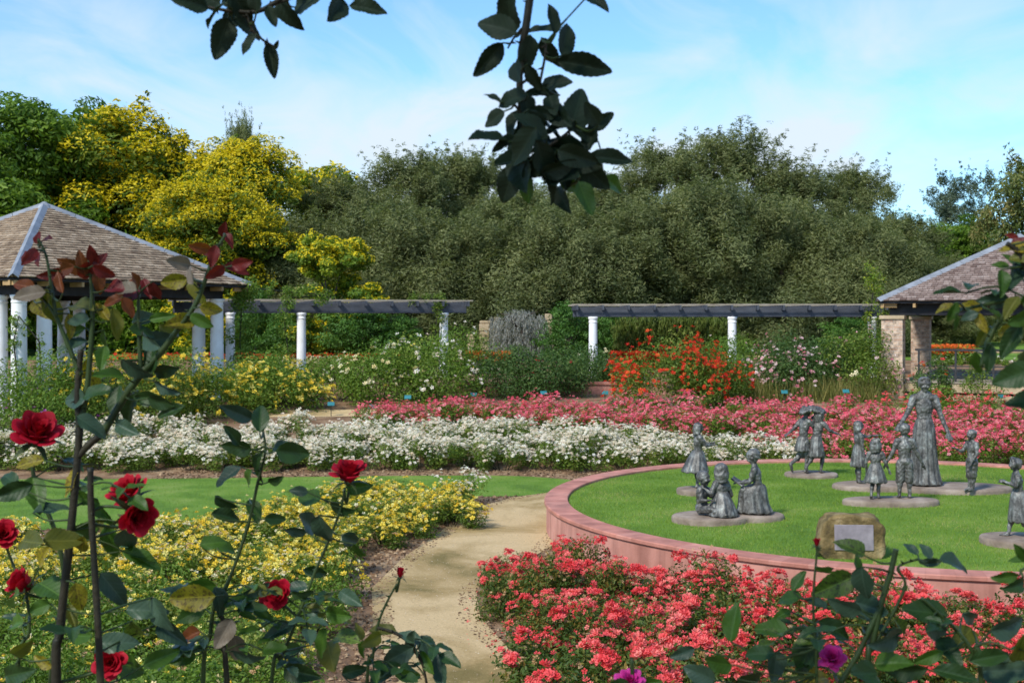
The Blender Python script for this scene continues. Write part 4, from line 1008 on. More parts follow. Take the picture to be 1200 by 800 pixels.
# straw coloured stems under the pink shrubs
rg = np.random.default_rng(5); n = 2600
xx = rg.uniform((880 - 600) / F * 33, (1030 - 600) / F * 33, n); yy = rg.uniform(32.7, 34, n)
P = np.c_[xx, yy, np.full(n, .88)]; tv = np.array([(-.02, 0, 0), (.02, 0, 0), (.0, .1, 1)]); nr = np.c_[rg.normal(size=(n, 2)) * .25, np.ones(n)]
V, Fs, t_ = scatter(tv, [np.array([(0, 1, 2)])], P, frames(nr, rg), rg.uniform(.25, .85, n), rg.uniform(0, 1, n))
tag(obj('tall_grass', mesh_np('tall_grass', V, Fs, t_, mats=[M['pale_grass_stems']])), 'thin straw coloured stems under the pink rose shrubs', 'grass', kind='stuff')
# low bright bedding far behind, seen under the pergolas
def bedding(label, x0, x1, Y, toppy, m, n, size, base=None):
    rg = np.random.default_rng(int(x0 * 7 + Y)); a, b = (x0 - 600) / F * Y, (x1 - 600) / F * Y; zt = yz(Y, toppy); z0 = g(Y)
    P = np.c_[rg.uniform(a, b, n), rg.uniform(Y - .6, Y + .8, n), z0 + (zt - z0) * rg.uniform(.55, 1, n)]
    d = rg.normal(size=(n, 3)) * .5 + np.array([0, -.4, 1])
    t = thing('bedding_plants', label, 'flower bed', (0, 0, 0)); Q = P * 1.0; Q[:, 2] = z0 + (zt - z0) * rg.uniform(0, .9, n)
    leafcloud('foliage', np.r_[Q, Q + rg.normal(size=Q.shape) * .1], np.r_[d, d], size * 1.1, M['rose_leaves'], rg, t, kind='stuff')
    flowercloud('blooms', P, d, size, M[m], rg, t)
bedding('band of orange red bedding flowers left, seen under the left pergola', 130, 470, 42, 414, 'scarlet_petals', 700, .09)
bedding('patch of orange bedding flowers before the stone gateway', 540, 600, 41, 412, 'orange_petals', 700, .11)
bedding('band of orange red bedding flowers under the right pergola', 715, 800, 41.5, 412, 'scarlet_petals', 1100, .12)
bedding('patch of orange bedding flowers seen through the right pavilion', 1085, 1140, 44, 404, 'orange_petals', 600, .11)
bedding('pale band of grey white bedding plants, behind the first lone pergola column', 325, 400, 39, 417, 'cream_petals', 260, .09)

# climbing roses on the pavilion corner and the pergola
def climber(label, pts, rad, n, lm, seed, bl=None, base=None):
    """pts: (px, py, Y) along the support"""
    rg = np.random.default_rng(seed); t = thing('climbing_rose', label, 'climbing rose', (0, 0, 0), 0, 'climbing roses on the columns and beams')
    Pw = [at(*q) for q in pts]; cc = []; 
    for i in range(len(Pw) - 1):
        for u in np.linspace(0, 1, 7): cc.append(Pw[i].lerp(Pw[i + 1], float(u)))
    cc = np.array([tuple(c) for c in cc]) + rg.normal(size=(len(cc), 3)) * rad * .5
    cr = rg.uniform(.5, 1.1, len(cc)) * rad
    P, d, idx = clumpcloud(cc, cr, n, rg, .3); leafcloud('foliage', P, d, .075, M[lm], rg, t)
    mb = MB(); b = Pw[0].copy(); b.z = g(b.y) - .05; mb.tube([b] + Pw, .018, 6); mb.build('stem', M['cane'], t)
    if bl: sel = rg.choice(len(P), bl[1], replace=False); flowercloud('blooms', P[sel], d[sel], .08, M[bl[0]], rg, t)
climber('climbing rose hanging in a green mass round the pavilion\'s right corner column', [(286, 460, 34.8), (281, 400, 34.8), (284, 350, 34.8), (292, 334, 34.6)], .30, 4200, 'rose_leaves', 1)
climber('climbing rose spreading along the top of the left pergola', [(340, 430, 35.2), (333, 375, 35.2), (338, 349, 35.5), (380, 346, 36.5), (300, 338, 35)], .24, 2400, 'rose_leaves', 2, ('cream_petals', 16))
climber('sparse climber on the left pergola\'s end, above the tall white rose shrub', [(505, 440, 38), (512, 372, 38), (520, 350, 38.2), (490, 350, 38)], .2, 1500, 'yellow_rose_leaves', 3)
climber('thin climber with yellow green tips at the right pergola\'s end, by the brick pavilion', [(1018, 420, 38), (1020, 370, 38), (1024, 330, 38), (1016, 318, 38)], .26, 1500, 'lime_leaves', 4)
climber('thin climbing stems on the left pavilion\'s front columns', [(20, 440, 28.6), (16, 400, 28.6), (22, 370, 28.6), (46, 400, 28.6), (48, 440, 28.6)], .13, 700, 'rose_leaves', 5)

# ------------------------------------------------------------------ trees
def make_tree(seed, crown, *a, **k): return make_tree_(seed, crown, *a, **k)
def make_tree_(seed, crown, nlobe, nclump, n, ll, lm, flat=.8, low=.06, spire=0.0, blossom=None, shell=.4, clr=.16, limbs=8, bark='bark', trunk_r=.22, aspect=1.0, sprigs=0):
    """unit of design: crown w x d x h metres standing on its foot; lobes carry clumps, clumps carry leaves"""
    w, dth, h = crown; rg = np.random.default_rng(seed); t = thing('tree', 'x', 'tree')
    v = rg.uniform(0, 1, nlobe); a = np.arange(nlobe) * 2.4 + rg.uniform(-.5, .5, nlobe)
    zz_ = low + (1 - low) * v; prof = np.sin(np.clip((zz_ * .86 + .12), 0, 1) * math.pi) ** .55
    rr = rg.uniform(.35, .85, nlobe) * prof
    lc = np.c_[np.cos(a) * rr * w / 2, np.sin(a) * rr * dth / 2, h * np.clip(zz_, .1, .90)]
    lr = rg.uniform(.75, 1.2, nlobe) * w * .20
    if spire:
        for i in np.argsort(-lc[:, 2])[:int(nlobe * .4)]: lr[i] *= .62; lc[i, 2] += spire * rg.uniform(.2, 1)
    C, dC, ix = clumpcloud(lc, lr, nclump, rg, .62, 1.1); cr = rg.uniform(.6, 1.25, nclump) * w * clr * .5
    C[:, 2] = np.maximum(C[:, 2], h * low * .5)
    if spire:
        top = dC[:, 2] > .5; cr[top] *= .7
    if sprigs:                                       # upright leafy shoots breaking the outline
        sc_ = C[:, 2] / h + .35 * dC[:, 2] + .25 * np.abs(dC[:, 0]) + rg.uniform(0, .45, nclump); pick = np.argsort(-sc_)[:sprigs]; eC = []; eR = []; eD = []; eI = []
        for i in pick:
            dirv = np.array([dC[i, 0] * .5, dC[i, 1] * .5, 1.0]) + rg.normal(size=3) * .18; L_ = rg.uniform(.5, 1.5) * w * .13
            for u in (.35, .6, .85, 1.1): eC.append(C[i] + dirv * L_ * u + rg.normal(size=3) * .06); eR.append(cr[i] * (.62 - .42 * u)); eD.append(dC[i]); eI.append(ix[i])
        C = np.r_[C, eC]; cr = np.r_[cr, np.maximum(eR, .10)]; dC = np.r_[dC, eD]; ix = np.r_[ix, eI]; nclump = len(C)
    P, d, idx = clumpcloud(C, cr, n, rg, shell, flat)
    lobe_t = rg.normal(0, .10, nlobe)[ix][idx] + rg.normal(0, .12, nclump)[idx]
    out = d * .6 + dC[idx] * .6
    tone = np.clip(.45 + lobe_t + rg.normal(0, .17, n) , 0, 1)
    leafcloud('crown', P, out, ll, M[lm], rg, t, tone=tone, up=.55, jit=.7, aspect=aspect)
    if blossom:
        bm_, frac, bs = blossom; m_ = int(n * frac); C2 = C[(dC[:, 2] > -.35)]; cr2 = cr[(dC[:, 2] > -.35)]
        keep = rg.uniform(size=len(C2)) < .8; C2 = C2[keep]; cr2 = cr2[keep]
        P2, d2, i2 = clumpcloud(C2, cr2 * 1.1, m_ * 2, rg, .85, flat); up = d2[:, 2] > -.15; P2, d2 = P2[up][:m_], d2[up][:m_]
        leafcloud('blossom', P2, d2, bs, M[bm_], rg, t, up=.4, jit=.9, kind='stuff')
    mb = MB(); trunk_h = h * .62; base = Vector((0, 0, -.2)); pts = [base, Vector((.03 * w * .3, 0, trunk_h * .4)), Vector((-.02 * w, .02 * w, trunk_h))]
    mb.tube(pts, [trunk_r, trunk_r * .75, trunk_r * .35], 9)
    for i in np.argsort(rg.uniform(size=nlobe))[:limbs]:
        e = Vector(lc[i]); s0 = pts[0].lerp(pts[2], min(.9, max(.15, e.z / h * .75))); mid = s0.lerp(e, .5) + Vector((0, 0, .03 * h))
        mb.tube([s0, mid, e], [trunk_r * .4, trunk_r * .26, trunk_r * .1], 6)
    mb.build('trunk', M[bark], t)
    t['_w'] = w; t['_h'] = h
    return t
def plant_tree(proto, used, px, toppy, wpx, Y, label, name=None, group=None, rz=None, base=None):
    o = proto if not used else copy_tree(proto)
    w, h = proto['_w'], proto['_h']; z0 = g(Y) - .1 if base is None else base
    sx_ = (wpx / F * Y) / w; sz = (yz(Y, toppy) - z0) / h
    o.location = ((px - 600) / F * Y, Y, z0); o.scale = (sx_, sx_, sz); o.rotation_euler.z = random.uniform(0, 6.28) if rz is None else rz
    o['label'] = label
    if name: o.name = name
    if group: o['group'] = group
    return o

GRP = 'trees behind the rose garden'
ol = [make_tree(300 + i, (6.5, 6.5, 11.5), 52, 800, 125000, .165, 'olive_leaves', spire=.3, clr=.15, shell=.2, aspect=.6, low=.02, flat=1.25, sprigs=120) for i in range(3)]
olf = [make_tree(310 + i, (6.5, 6.0, 6.6), 36, 620, 90000, .165, 'olive_leaves', clr=.15, shell=.2, aspect=.6, low=.02, flat=1.25, sprigs=60) for i in range(2)]
olp = [
 (404, 200, 150, 57, 'dull olive tree at the left end of the olive row, beside the yellow trees'), (474, 160, 130, 61, 'tall feathery olive tree, leftmost peak of the dark row'),
 (546, 168, 122, 64, 'sparser olive tree with brownish twigs, right of the leftmost peak'), (610, 205, 130, 57, 'olive tree half hidden behind the hanging rose branch'),
 (660, 200, 120, 60, 'olive tree just right of the hanging rose branch\'s tip'), (716, 196, 120, 61, 'lower topped olive tree between the hanging branch and the right peaks'),
 (778, 156, 128, 61, 'olive tree with a round high top, left of the tallest'), (862, 132, 150, 62, 'tallest olive tree of the dark row'),
 (944, 180, 116, 61, 'olive tree with spiky top right of the tallest'), (1002, 186, 108, 63, 'second spiky olive tree right of the tallest'),
 (1050, 232, 110, 60, 'olive tree on the row\'s falling right shoulder'), (1098, 284, 105, 57, 'lowest olive tree at the row\'s right end, above the brick pavilion'),
 (378, 272, 130, 51, 'low olive bush tree before the row\'s left end'), (468, 262, 150, 50.5, 'low front olive tree above the left pergola\'s middle'), (560, 275, 140, 50, 'low front olive tree above the stone gateway'),
 (650, 262, 140, 50.5, 'low front olive tree above the gap between the pergolas'), (740, 255, 140, 51, 'low front olive tree above the right pergola\'s left end'), (830, 240, 150, 51, 'low front olive tree above the right pergola\'s middle column'),
 (920, 255, 140, 51, 'low front olive tree above the blush pink shrub'), (1005, 275, 130, 50.5, 'low front olive tree left of the brick pavilion\'s eave')]
for i, a in enumerate(olp):
    fr = a[3] < 55
    plant_tree(olf[i % 2] if fr else ol[i % 3], i >= (14 if fr else 3), a[0], a[1] + (0 if fr else 16 + (i * 5) % 9), a[2] * 1.42, a[3], a[4], 'olive_tree', GRP, base=g(a[3]) + (1.3 if fr else -.1) if False else None)
gold = [make_tree(320 + i, (9, 8, 11), 30, 420, 42000, .24, 'gold_green_leaves', flat=1.0, blossom=('gold_blossom', 1.1, .17), clr=.17, low=.03, sprigs=24) for i in range(2)]
plant_tree(gold[0], False, 150, 168, 270, 55, 'big yellow blossoming tree behind the left pavilion, its left half', 'golden_tree', GRP)
plant_tree(gold[1], False, 266, 200, 225, 54, 'yellow blossoming tree at the right, sloping down towards the olive trees', 'golden_tree', GRP)
plant_tree(gold[1], True, 256, 240, 200, 49, 'lower yellow blossoming crown just above the pavilion roof\'s right slope', 'golden_tree', GRP, rz=1.0)
lime = make_tree(330, (6, 6, 8), 20, 260, 30000, .22, 'lime_leaves', blossom=('gold_blossom', .22, .2), clr=.16, low=.03)
plant_tree(lime, False, 378, 205, 155, 59, 'yellow green tree between the golden and the olive trees', 'lime_tree', GRP)
plant_tree(lime, True, 388, 284, 125, 45, 'small bright yellow green tree above the left pergola', 'lime_tree', GRP, rz=2)
deep = [make_tree(340 + i, (9, 8, 11), 30, 300, 52000, .26, 'deep_green_leaves', flat=.55, clr=.20, low=.05, shell=.5) for i in range(2)]
plant_tree(deep[0], False, 20, 142, 250, 52, 'dark green layered tree at the left edge', 'broadleaf_tree', GRP)
plant_tree(deep[1], False, 106, 150, 190, 56.5, 'dark green tree between the left edge tree and the yellow one', 'broadleaf_tree', GRP)
plant_tree(deep[0], True, -70, 170, 240, 49, 'dark green tree mostly outside the left edge', 'broadleaf_tree', GRP, rz=2)
plant_tree(ol[0], True, 283, 146, 70, 70, 'dark tree peeping above the yellow tree\'s right slope', 'dark_tree', GRP)
gum = make_tree(350, (7, 6, 13), 36, 620, 60000, .22, 'gum_leaves', spire=.5, clr=.12, limbs=20, bark='palebark', aspect=.6, low=.2, flat=1.1, trunk_r=.14, sprigs=60)
plant_tree(gum, False, 1122, 205, 120, 74, 'tall airy gum tree with sky between its leaves, above the brick pavilion', 'gum_tree', GRP)
plant_tree(gum, True, 568, 190, 90, 70, 'airy gum tree standing behind the olives near the hanging branch', 'gum_tree', GRP)
tw_ = make_tree(351, (8, 7, 9), 22, 300, 34000, .22, 'tawny_leaves', clr=.17, low=.04, sprigs=30)
plant_tree(tw_, False, 1206, 205, 140, 60, 'yellow brown tinged round tree at the right edge', 'tawny_tree', GRP)
plant_tree(deep[1], True, 1130, 268, 120, 66, 'green tree low behind the gum tree, over the pavilion roof', 'broadleaf_tree', GRP, rz=1.4)
plant_tree(tw_, True, 1290, 190, 150, 58, 'tawny tree beyond the right edge', 'tawny_tree', GRP, rz=2.2)
# conifer-like green shrubs in the shade behind the pergolas
con = make_tree(360, (3, 3, 2.4), 14, 120, 9000, .13, 'conifer_leaves', flat=.45, clr=.3, low=.03, trunk_r=.08)
for k, (px, tp, w, Y, lb) in enumerate(((335, 376, 70, 44, 'bright green layered shrub left of the first lone pergola column'), (425, 366, 90, 43, 'bright green layered shrub under the left pergola\'s middle'), (470, 378, 60, 44, 'bright green layered shrub left of the white column at the pergola\'s end'),
      (668, 366, 75, 44, 'bright green layered shrub left of the right pergola'), (722, 372, 60, 44.5, 'bright green layered shrub just right of the right pergola\'s first column'), (300, 350, 60, 46, 'bright green layered shrub behind the pavilion corner'), (1000, 378, 70, 45, 'bright green layered shrub behind the tall yellowish rose shrub'))):
    plant_tree(con, k > 0, px, tp, w, Y, lb, 'layered_shrub', 'layered green shrubs in the shade under the trees')
# dark hedge closing the view below the crowns
rg = np.random.default_rng(9)
for j, (x0, x1, tp, Y) in enumerate(((120, 550, 340, 50), (545, 1075, 345, 52.5))):
    n = 60000; a, b = (x0 - 600) / F * Y, (x1 - 600) / F * Y; zt = yz(Y, tp); z0 = g(Y)
    nc = 260; C = np.c_[rg.uniform(a, b, nc), rg.uniform(Y - .7, Y + 1, nc), rg.uniform(z0 + .2, zt, nc)]; cr = rg.uniform(.35, .75, nc)
    t = thing('hedge', ('left' if j == 0 else 'right') + ' stretch of dark hedge in the shade under the trees', 'hedge', (0, 0, 0))
    P, d, idx = clumpcloud(C, cr, n, rg, .3); leafcloud('foliage', P, d, .17, M['deep_green_leaves'], rg, t, kind='stuff')
    mb = MB(); mb.box(((a + b) / 2, Y + .6, (z0 + zt) / 2 - .3), (b - a, .5, zt - z0 - .5)); mb.build('branches', M['bark'], t)
# weeping trees
def weeping(label, px0, px1, toppy, botpy, Y, m, n, seed, size=.13, strands=220):
    rg = np.random.default_rng(seed); a, b = (px0 - 600) / F * Y, (px1 - 600) / F * Y; zt, zb = yz(Y, toppy), yz(Y, botpy); cxm = (a + b) / 2
    t = thing('weeping_tree', label, 'weeping tree', (0, 0, 0), 0, 'weeping trees')
    sx_ = rg.uniform(-1, 1, strands); sy_ = rg.uniform(-1, 1, strands); per = n // strands; P = []
    for i in range(strands):
        x = cxm + sx_[i] * (b - a) / 2; y = Y + sy_[i] * 1.1; top = zt - .25 * sx_[i] ** 2 * (zt - zb) * .6 - rg.uniform(0, .3); bot = zb + rg.uniform(0, .5)
        u = rg.uniform(0, 1, per); P.append(np.c_[x + .12 * np.sin(u * 3 + i) + rg.normal(0, .025, per), y + rg.normal(0, .025, per), top + (bot - top) * u])
    P = np.concatenate(P); d = rg.normal(size=P.shape) * .6 + np.array([0, -.6, 0]); n_ = len(P)
    xx_ = np.tile(np.array([0, 0, -1.0]), (n_, 1)) + rg.normal(size=(n_, 3)) * .25; xx_ /= np.linalg.norm(xx_, axis=1, keepdims=True)
    z_ = rg.normal(size=(n_, 3)); z_ -= xx_ * (z_ * xx_).sum(1, keepdims=True); z_ /= np.linalg.norm(z_, axis=1, keepdims=True); Rm = np.stack([xx_, np.cross(z_, xx_), z_], 2)
    V, Fs, tt = scatter(LEAF * np.array([1, .6, 1]), LEAFF, P, Rm, size * rg.uniform(.6, 1.4, n_), np.clip(rg.normal(.5, .25, n_), 0, 1))
    obj('crown', mesh_np('crown', V, Fs, tt, mats=[M[m]]), t)
    mb = MB(); mb.tube([(cxm, Y, g(Y) - .2), (cxm + .1, Y, (zt + zb) / 2), (cxm, Y, zt - .2)], [.14, .11, .05], 8)
    for i in range(12):
        e = Vector((cxm + rg.uniform(-1, 1) * (b - a) * .45, Y + rg.uniform(-.9, .9), zt - rg.uniform(.1, .5))); s0 = Vector((cxm, Y, zt - .8)); mb.tube([s0, s0.lerp(e, .5) + Vector((0, 0, .25)), e], [.05, .03, .012], 5)
    mb.build('trunk', M['bark'], t)
weeping('low weeping tree with hanging yellow green strands behind the right pergola', 722, 862, 366, 416, 42.5, 'weeping_leaves', 26000, 1, strands=320)
weeping('weeping tree with grey bare hanging twigs beside the stone gateway', 577, 640, 362, 432, 45.5, 'grey_twig_leaves', 9000, 2, strands=220, size=.11)

# ------------------------------------------------------------------ foreground roses, at arm's length from the camera
def leafmesh(name, seed, curl=.12, fold=.16, wid=.30, blunt=.0):
    """one rose leaflet, length 1 along +x from its stalk: serrated edge, sunk midrib, drooping tip"""
    rg = random.Random(seed); nx, ny = 18, 4; V = []; T = []
    for i in range(nx + 1):
        u = i / nx; w = wid * (math.sin(math.pi * u ** (.80 - blunt)) ** .72) * (1 - .10 * u)
        if i in (0, nx): w = .006
        for j in range(-ny, ny + 1):
            s_ = j / ny; e = 1 + (.075 if (i % 2 and abs(j) == ny) else 0)
            z = .028 * math.sin(11 * u + seed * 2 + s_ * 2) * s_ * s_ + fold * abs(s_) * w * 2.0 - curl * u * u * .9 + .012 * math.sin(9 * u + seed) * abs(s_) + .008 * math.sin(26 * (u - .35 * abs(s_))) * abs(s_)
            V.append((u + .02 * abs(s_) * (1 if 0 < i < nx else 0), s_ * w * e, z)); T.append(abs(s_))
    m_ = 2 * ny + 1
    Fs = np.array([(i * m_ + j, (i + 1) * m_ + j, (i + 1) * m_ + j + 1, i * m_ + j + 1) for i in range(nx) for j in range(2 * ny)])
    return mesh_np(name, np.array(V), Fs, np.array(T), smooth=True)
def leaf_material(name, base, dark, back, rough=.5, trans=.18, spots=None, vein=1.22):
    m, nt, p, o = mat(name)
    t = nt.nodes.new('ShaderNodeTexCoord'); sp = nt.nodes.new('ShaderNodeSeparateXYZ'); nt.links.new(t.outputs['Object'], sp.inputs[0])
    ay = nt.nodes.new('ShaderNodeMath'); ay.operation = 'ABSOLUTE'; nt.links.new(sp.outputs[1], ay.inputs[0])
    # side veins: x - 0.9|y| repeated
    k = nt.nodes.new('ShaderNodeMath'); k.operation = 'MULTIPLY_ADD'; nt.links.new(ay.outputs[0], k.inputs[0]); k.inputs[1].default_value = -.9; nt.links.new(sp.outputs[0], k.inputs[2])
    k2 = nt.nodes.new('ShaderNodeMath'); k2.operation = 'MULTIPLY'; nt.links.new(k.outputs[0], k2.inputs[0]); k2.inputs[1].default_value = 46
    k3 = nt.nodes.new('ShaderNodeMath'); k3.operation = 'SINE'; nt.links.new(k2.outputs[0], k3.inputs[0])
    rib = nt.nodes.new('ShaderNodeMapRange'); nt.links.new(ay.outputs[0], rib.inputs[0]); rib.inputs[1].default_value = .0; rib.inputs[2].default_value = .018; rib.inputs[3].default_value = 1; rib.inputs[4].default_value = 0
    vr = nt.nodes.new('ShaderNodeMapRange'); nt.links.new(k3.outputs[0], vr.inputs[0]); vr.inputs[1].default_value = .80; vr.inputs[2].default_value = 1; vr.inputs[3].default_value = 0; vr.inputs[4].default_value = .3
    mxv = nt.nodes.new('ShaderNodeMath'); mxv.operation = 'MAXIMUM'; nt.links.new(rib.outputs[0], mxv.inputs[0]); nt.links.new(vr.outputs[0], mxv.inputs[1])
    c = mixc(nt, noise(nt, 3.5, 4), dark, base)
    ob = nt.nodes.new('ShaderNodeObjectInfo'); rr = ramp(nt, ob.outputs['Random'], [(0, (.72, .78, .7)), (1, (1.25, 1.18, 1.1))]); c = mixc(nt, 1.0, c, rr, 'MULTIPLY')
    if spots:
        vo = ramp(nt, noise(nt, 13, 5, .7, dist=.5), [(.50, (0, 0, 0)), (.60, (1, 1, 1))]); c = mixc(nt, vo, c, spots)
    c = mixc(nt, mxv.outputs[0], c, tuple(min(1, x * vein + .01) for x in base))
    gm_ = nt.nodes.new('ShaderNodeNewGeometry'); c = mixc(nt, gm_.outputs['Backfacing'], c, back)
    nt.links.new(c, p.inputs['Base Color']); p.inputs['Roughness'].default_value = rough; p.inputs['Specular IOR Level'].default_value = .35
    bump(nt, p, k3.outputs[0], .06, .004)
    tr = nt.nodes.new('ShaderNodeBsdfTranslucent'); nt.links.new(mixc(nt, 1.0, c, (1.5, 1.7, .6), 'MULTIPLY'), tr.inputs[0])
    s_ = nt.nodes.new('ShaderNodeMixShader'); s_.inputs[0].default_value = trans; nt.links.new(p.outputs[0], s_.inputs[1]); nt.links.new(tr.outputs[0], s_.inputs[2]); nt.links.new(s_.outputs[0], o.inputs[0])
    return m
LM = {
 'g': leaf_material('rose_leaf_green', (.055, .125, .012), (.032, .080, .009), (.075, .13, .04)),
 'd': leaf_material('rose_leaf_dark', (.024, .062, .011), (.013, .038, .008), (.03, .065, .022), trans=.08),
 'b': leaf_material('rose_leaf_bluish', (.042, .082, .050), (.028, .060, .036), (.065, .105, .075), rough=.45, trans=.05),
 'y': leaf_material('rose_leaf_yellowing', (.33, .26, .018), (.19, .17, .014), (.30, .24, .05), spots=(.08, .05, .015), trans=.3),
 'o': leaf_material('rose_leaf_olive', (.14, .14, .016), (.075, .09, .012), (.15, .14, .05), trans=.3),
 'r': leaf_material('rose_leaf_young_red', (.17, .014, .012), (.08, .010, .010), (.20, .03, .02), trans=.3, vein=1.15),
 'n': leaf_material('rose_leaf_rust', (.22, .060, .012), (.11, .026, .010), (.17, .07, .03), trans=.3, vein=1.15),
 's': leaf_material('rose_leaf_spotted', (.10, .16, .02), (.07, .12, .018), (.13, .17, .05), spots=(.022, .030, .010), trans=.2),
 'k': leaf_material('rose_leaf_painted_shade', (.012, .030, .012), (.008, .020, .009), (.014, .032, .013), rough=.65, trans=.10),  # hanging leaves: their shade against the sky is put into the colour
 'w': leaf_material('dead_leaf', (.19, .16, .12), (.10, .08, .06), (.17, .14, .11), trans=.1),
}
LSH = [('a', 1, .16, .20, .27, 0), ('b', 2, .30, .14, .31, .05), ('c', 3, .08, .30, .25, 0), ('d', 4, .42, .26, .29, .1), ('e', 5, -.12, .18, .32, .12)]
LEAVES = {}
def get_leaf(kind, k):
    if (kind, k) not in LEAVES:
        a = LSH[k]; me = leafmesh('leaf', a[1], a[2], a[3], a[4], a[5]); me.materials.append(LM[kind]); LEAVES[(kind, k)] = me
    return LEAVES[(kind, k)]
LW = {'g': None}
def put_leaf(t, base, d, nrm, ln, kind, k=None, wsc=1.0):
    d = Vector(d).normalized(); nrm = Vector(nrm); y = nrm.cross(d).normalized(); z = d.cross(y)
    o = obj('leaf', get_leaf(kind, random.randrange(len(LSH)) if k is None else k), t)
    Mx = Matrix((d, y, z)).transposed().to_4x4(); Mx.translation = base
    o.matrix_local = Mx @ Matrix.Diagonal((ln, ln * wsc, ln, 1))
    return o
def rose_bloom(name, R_, seed, m, openness=1.0, npet=26):
    """overlapping petals on a golden-angle spiral, the outer ones opening and curling back"""
    rg = random.Random(seed); V = []; Fs = []; T = []
    nu, nv = 7, 7
    for i in range(npet):
        q = i / (npet - 1); a0 = i * 2.39996 + rg.uniform(-.2, .2)
        H_ = R_ * (1.05 + .22 * math.sin(q * 3.1)) * rg.uniform(.92, 1.06); Wd = R_ * (.42 + .62 * q) * rg.uniform(.92, 1.1)
        tilt = R(4 + (62 * openness) * q ** 1.5) + rg.uniform(-.06, .06); r0 = R_ * (.05 + .13 * q); curl = (.05 + .50 * q * openness) * rg.uniform(.7, 1.2)
        cup = 1.15 - .45 * q
        b = len(V)
        for iv in range(nv):
            v = iv / (nv - 1)
            for iu in range(nu):
                u = iu / (nu - 1) * 2 - 1
                w = Wd * (v ** .55) * (1 - .25 * v ** 5) * (1 - .0 * u); vv = v * (1 - .16 * u * u * v) + .03 * v * math.sin(5 * u + i)
                x = w * u; rad = r0 + H_ * vv * math.sin(tilt) + R_ * curl * max(0, v - .55) ** 2 * 2.2
                zz2 = H_ * vv * math.cos(tilt) - R_ * curl * max(0, v - .6) ** 2 * 2.4
                ang_ = a0 + math.atan2(x * cup, max(R_ * .22, rad + R_ * .15)) ; rr_ = rad + abs(u) ** 2 * w * (.10 - .22 * q * (v > .5)) + rg.uniform(-.004, .004) * R_
                V.append((rr_ * math.cos(ang_), rr_ * math.sin(ang_), zz2 + .02 * R_ * math.sin(7 * u + 2 * i) * v)); T.append(min(1, .15 + .6 * v * (.4 + .6 * q) + rg.uniform(-.05, .05)))
        Fs += [(b + r_ * nu + c, b + r_ * nu + c + 1, b + (r_ + 1) * nu + c + 1, b + (r_ + 1) * nu + c) for r_ in range(nv - 1) for c in range(nu - 1)]
    me = mesh_np(name, np.array(V), np.array(Fs), np.array(T), smooth=True); me.materials.append(m); return me
def petalmat(name, a, b, c, tr=.25):
    m = leafmat(name, [(0, a), (.45, b), (1, c)], rough=.62, trans=tr, spec=.25, tcol=1.0); return m
PM = {'red': petalmat('crimson_petals', (.16, .001, .006), (.38, .003, .014), (.60, .012, .05)), 'mag': petalmat('magenta_petals', (.45, .01, .15), (.72, .03, .32), (.80, .12, .45))}
BLM = {}
def put_bloom(t, p, ax, R_, col='red', openness=1.0, seed=0, npet=26, sepals=True, name='bloom'):
    key = (col, round(openness, 1), seed, npet)
    if key not in BLM: BLM[key] = rose_bloom('bloom', 1.0, seed, PM[col], openness, npet)
    ax = Vector(ax).normalized(); q = ax.to_track_quat('Z', 'Y')
    o = obj(name, BLM[key], t); o.location = Vector(p) - ax * R_ * .45; o.rotation_mode = 'QUATERNION'; o.rotation_quaternion = q; o.scale = (R_,) * 3
    sm = o.modifiers.new('s', 'SUBSURF'); sm.levels = 1; sm.render_levels = 1
    if sepals:
        mb = MB(); mb.lathe([(.10, -.22), (.22, -.12), (.24, .0), (.14, .06)], 10)
        for i in range(5):
            a = i * 1.2566; c, s_ = math.cos(a), math.sin(a); V = []
            for (r, w, z) in ((.18, .10, 0), (.55, .13, .05), (.95, .05, -.10), (1.15, .004, -.30)):
                V += [(r * c - w * s_, r * s_ + w * c, z), (r * c + w * s_, r * s_ - w * c, z)]
            mb.add(V, [(0, 1, 3, 2), (2, 3, 5, 4), (4, 5, 7, 6)])
        mb.build('sepals', M['greencane'], o, smooth=True)
    return o
def smooth_path(P, n=5):
    out = []; k = len(P)
    for i in range(k - 1):
        p0, p1, p2, p3 = P[max(i - 1, 0)], P[i], P[i + 1], P[min(i + 2, k - 1)]
        for t in [j / n for j in range(n)]:
            out.append(.5 * ((2 * p1) + (p2 - p0) * t + (2 * p0 - 5 * p1 + 4 * p2 - p3) * t * t + (3 * p1 - p0 - 3 * p2 + p3) * t ** 3))
    out.append(P[-1]); return out
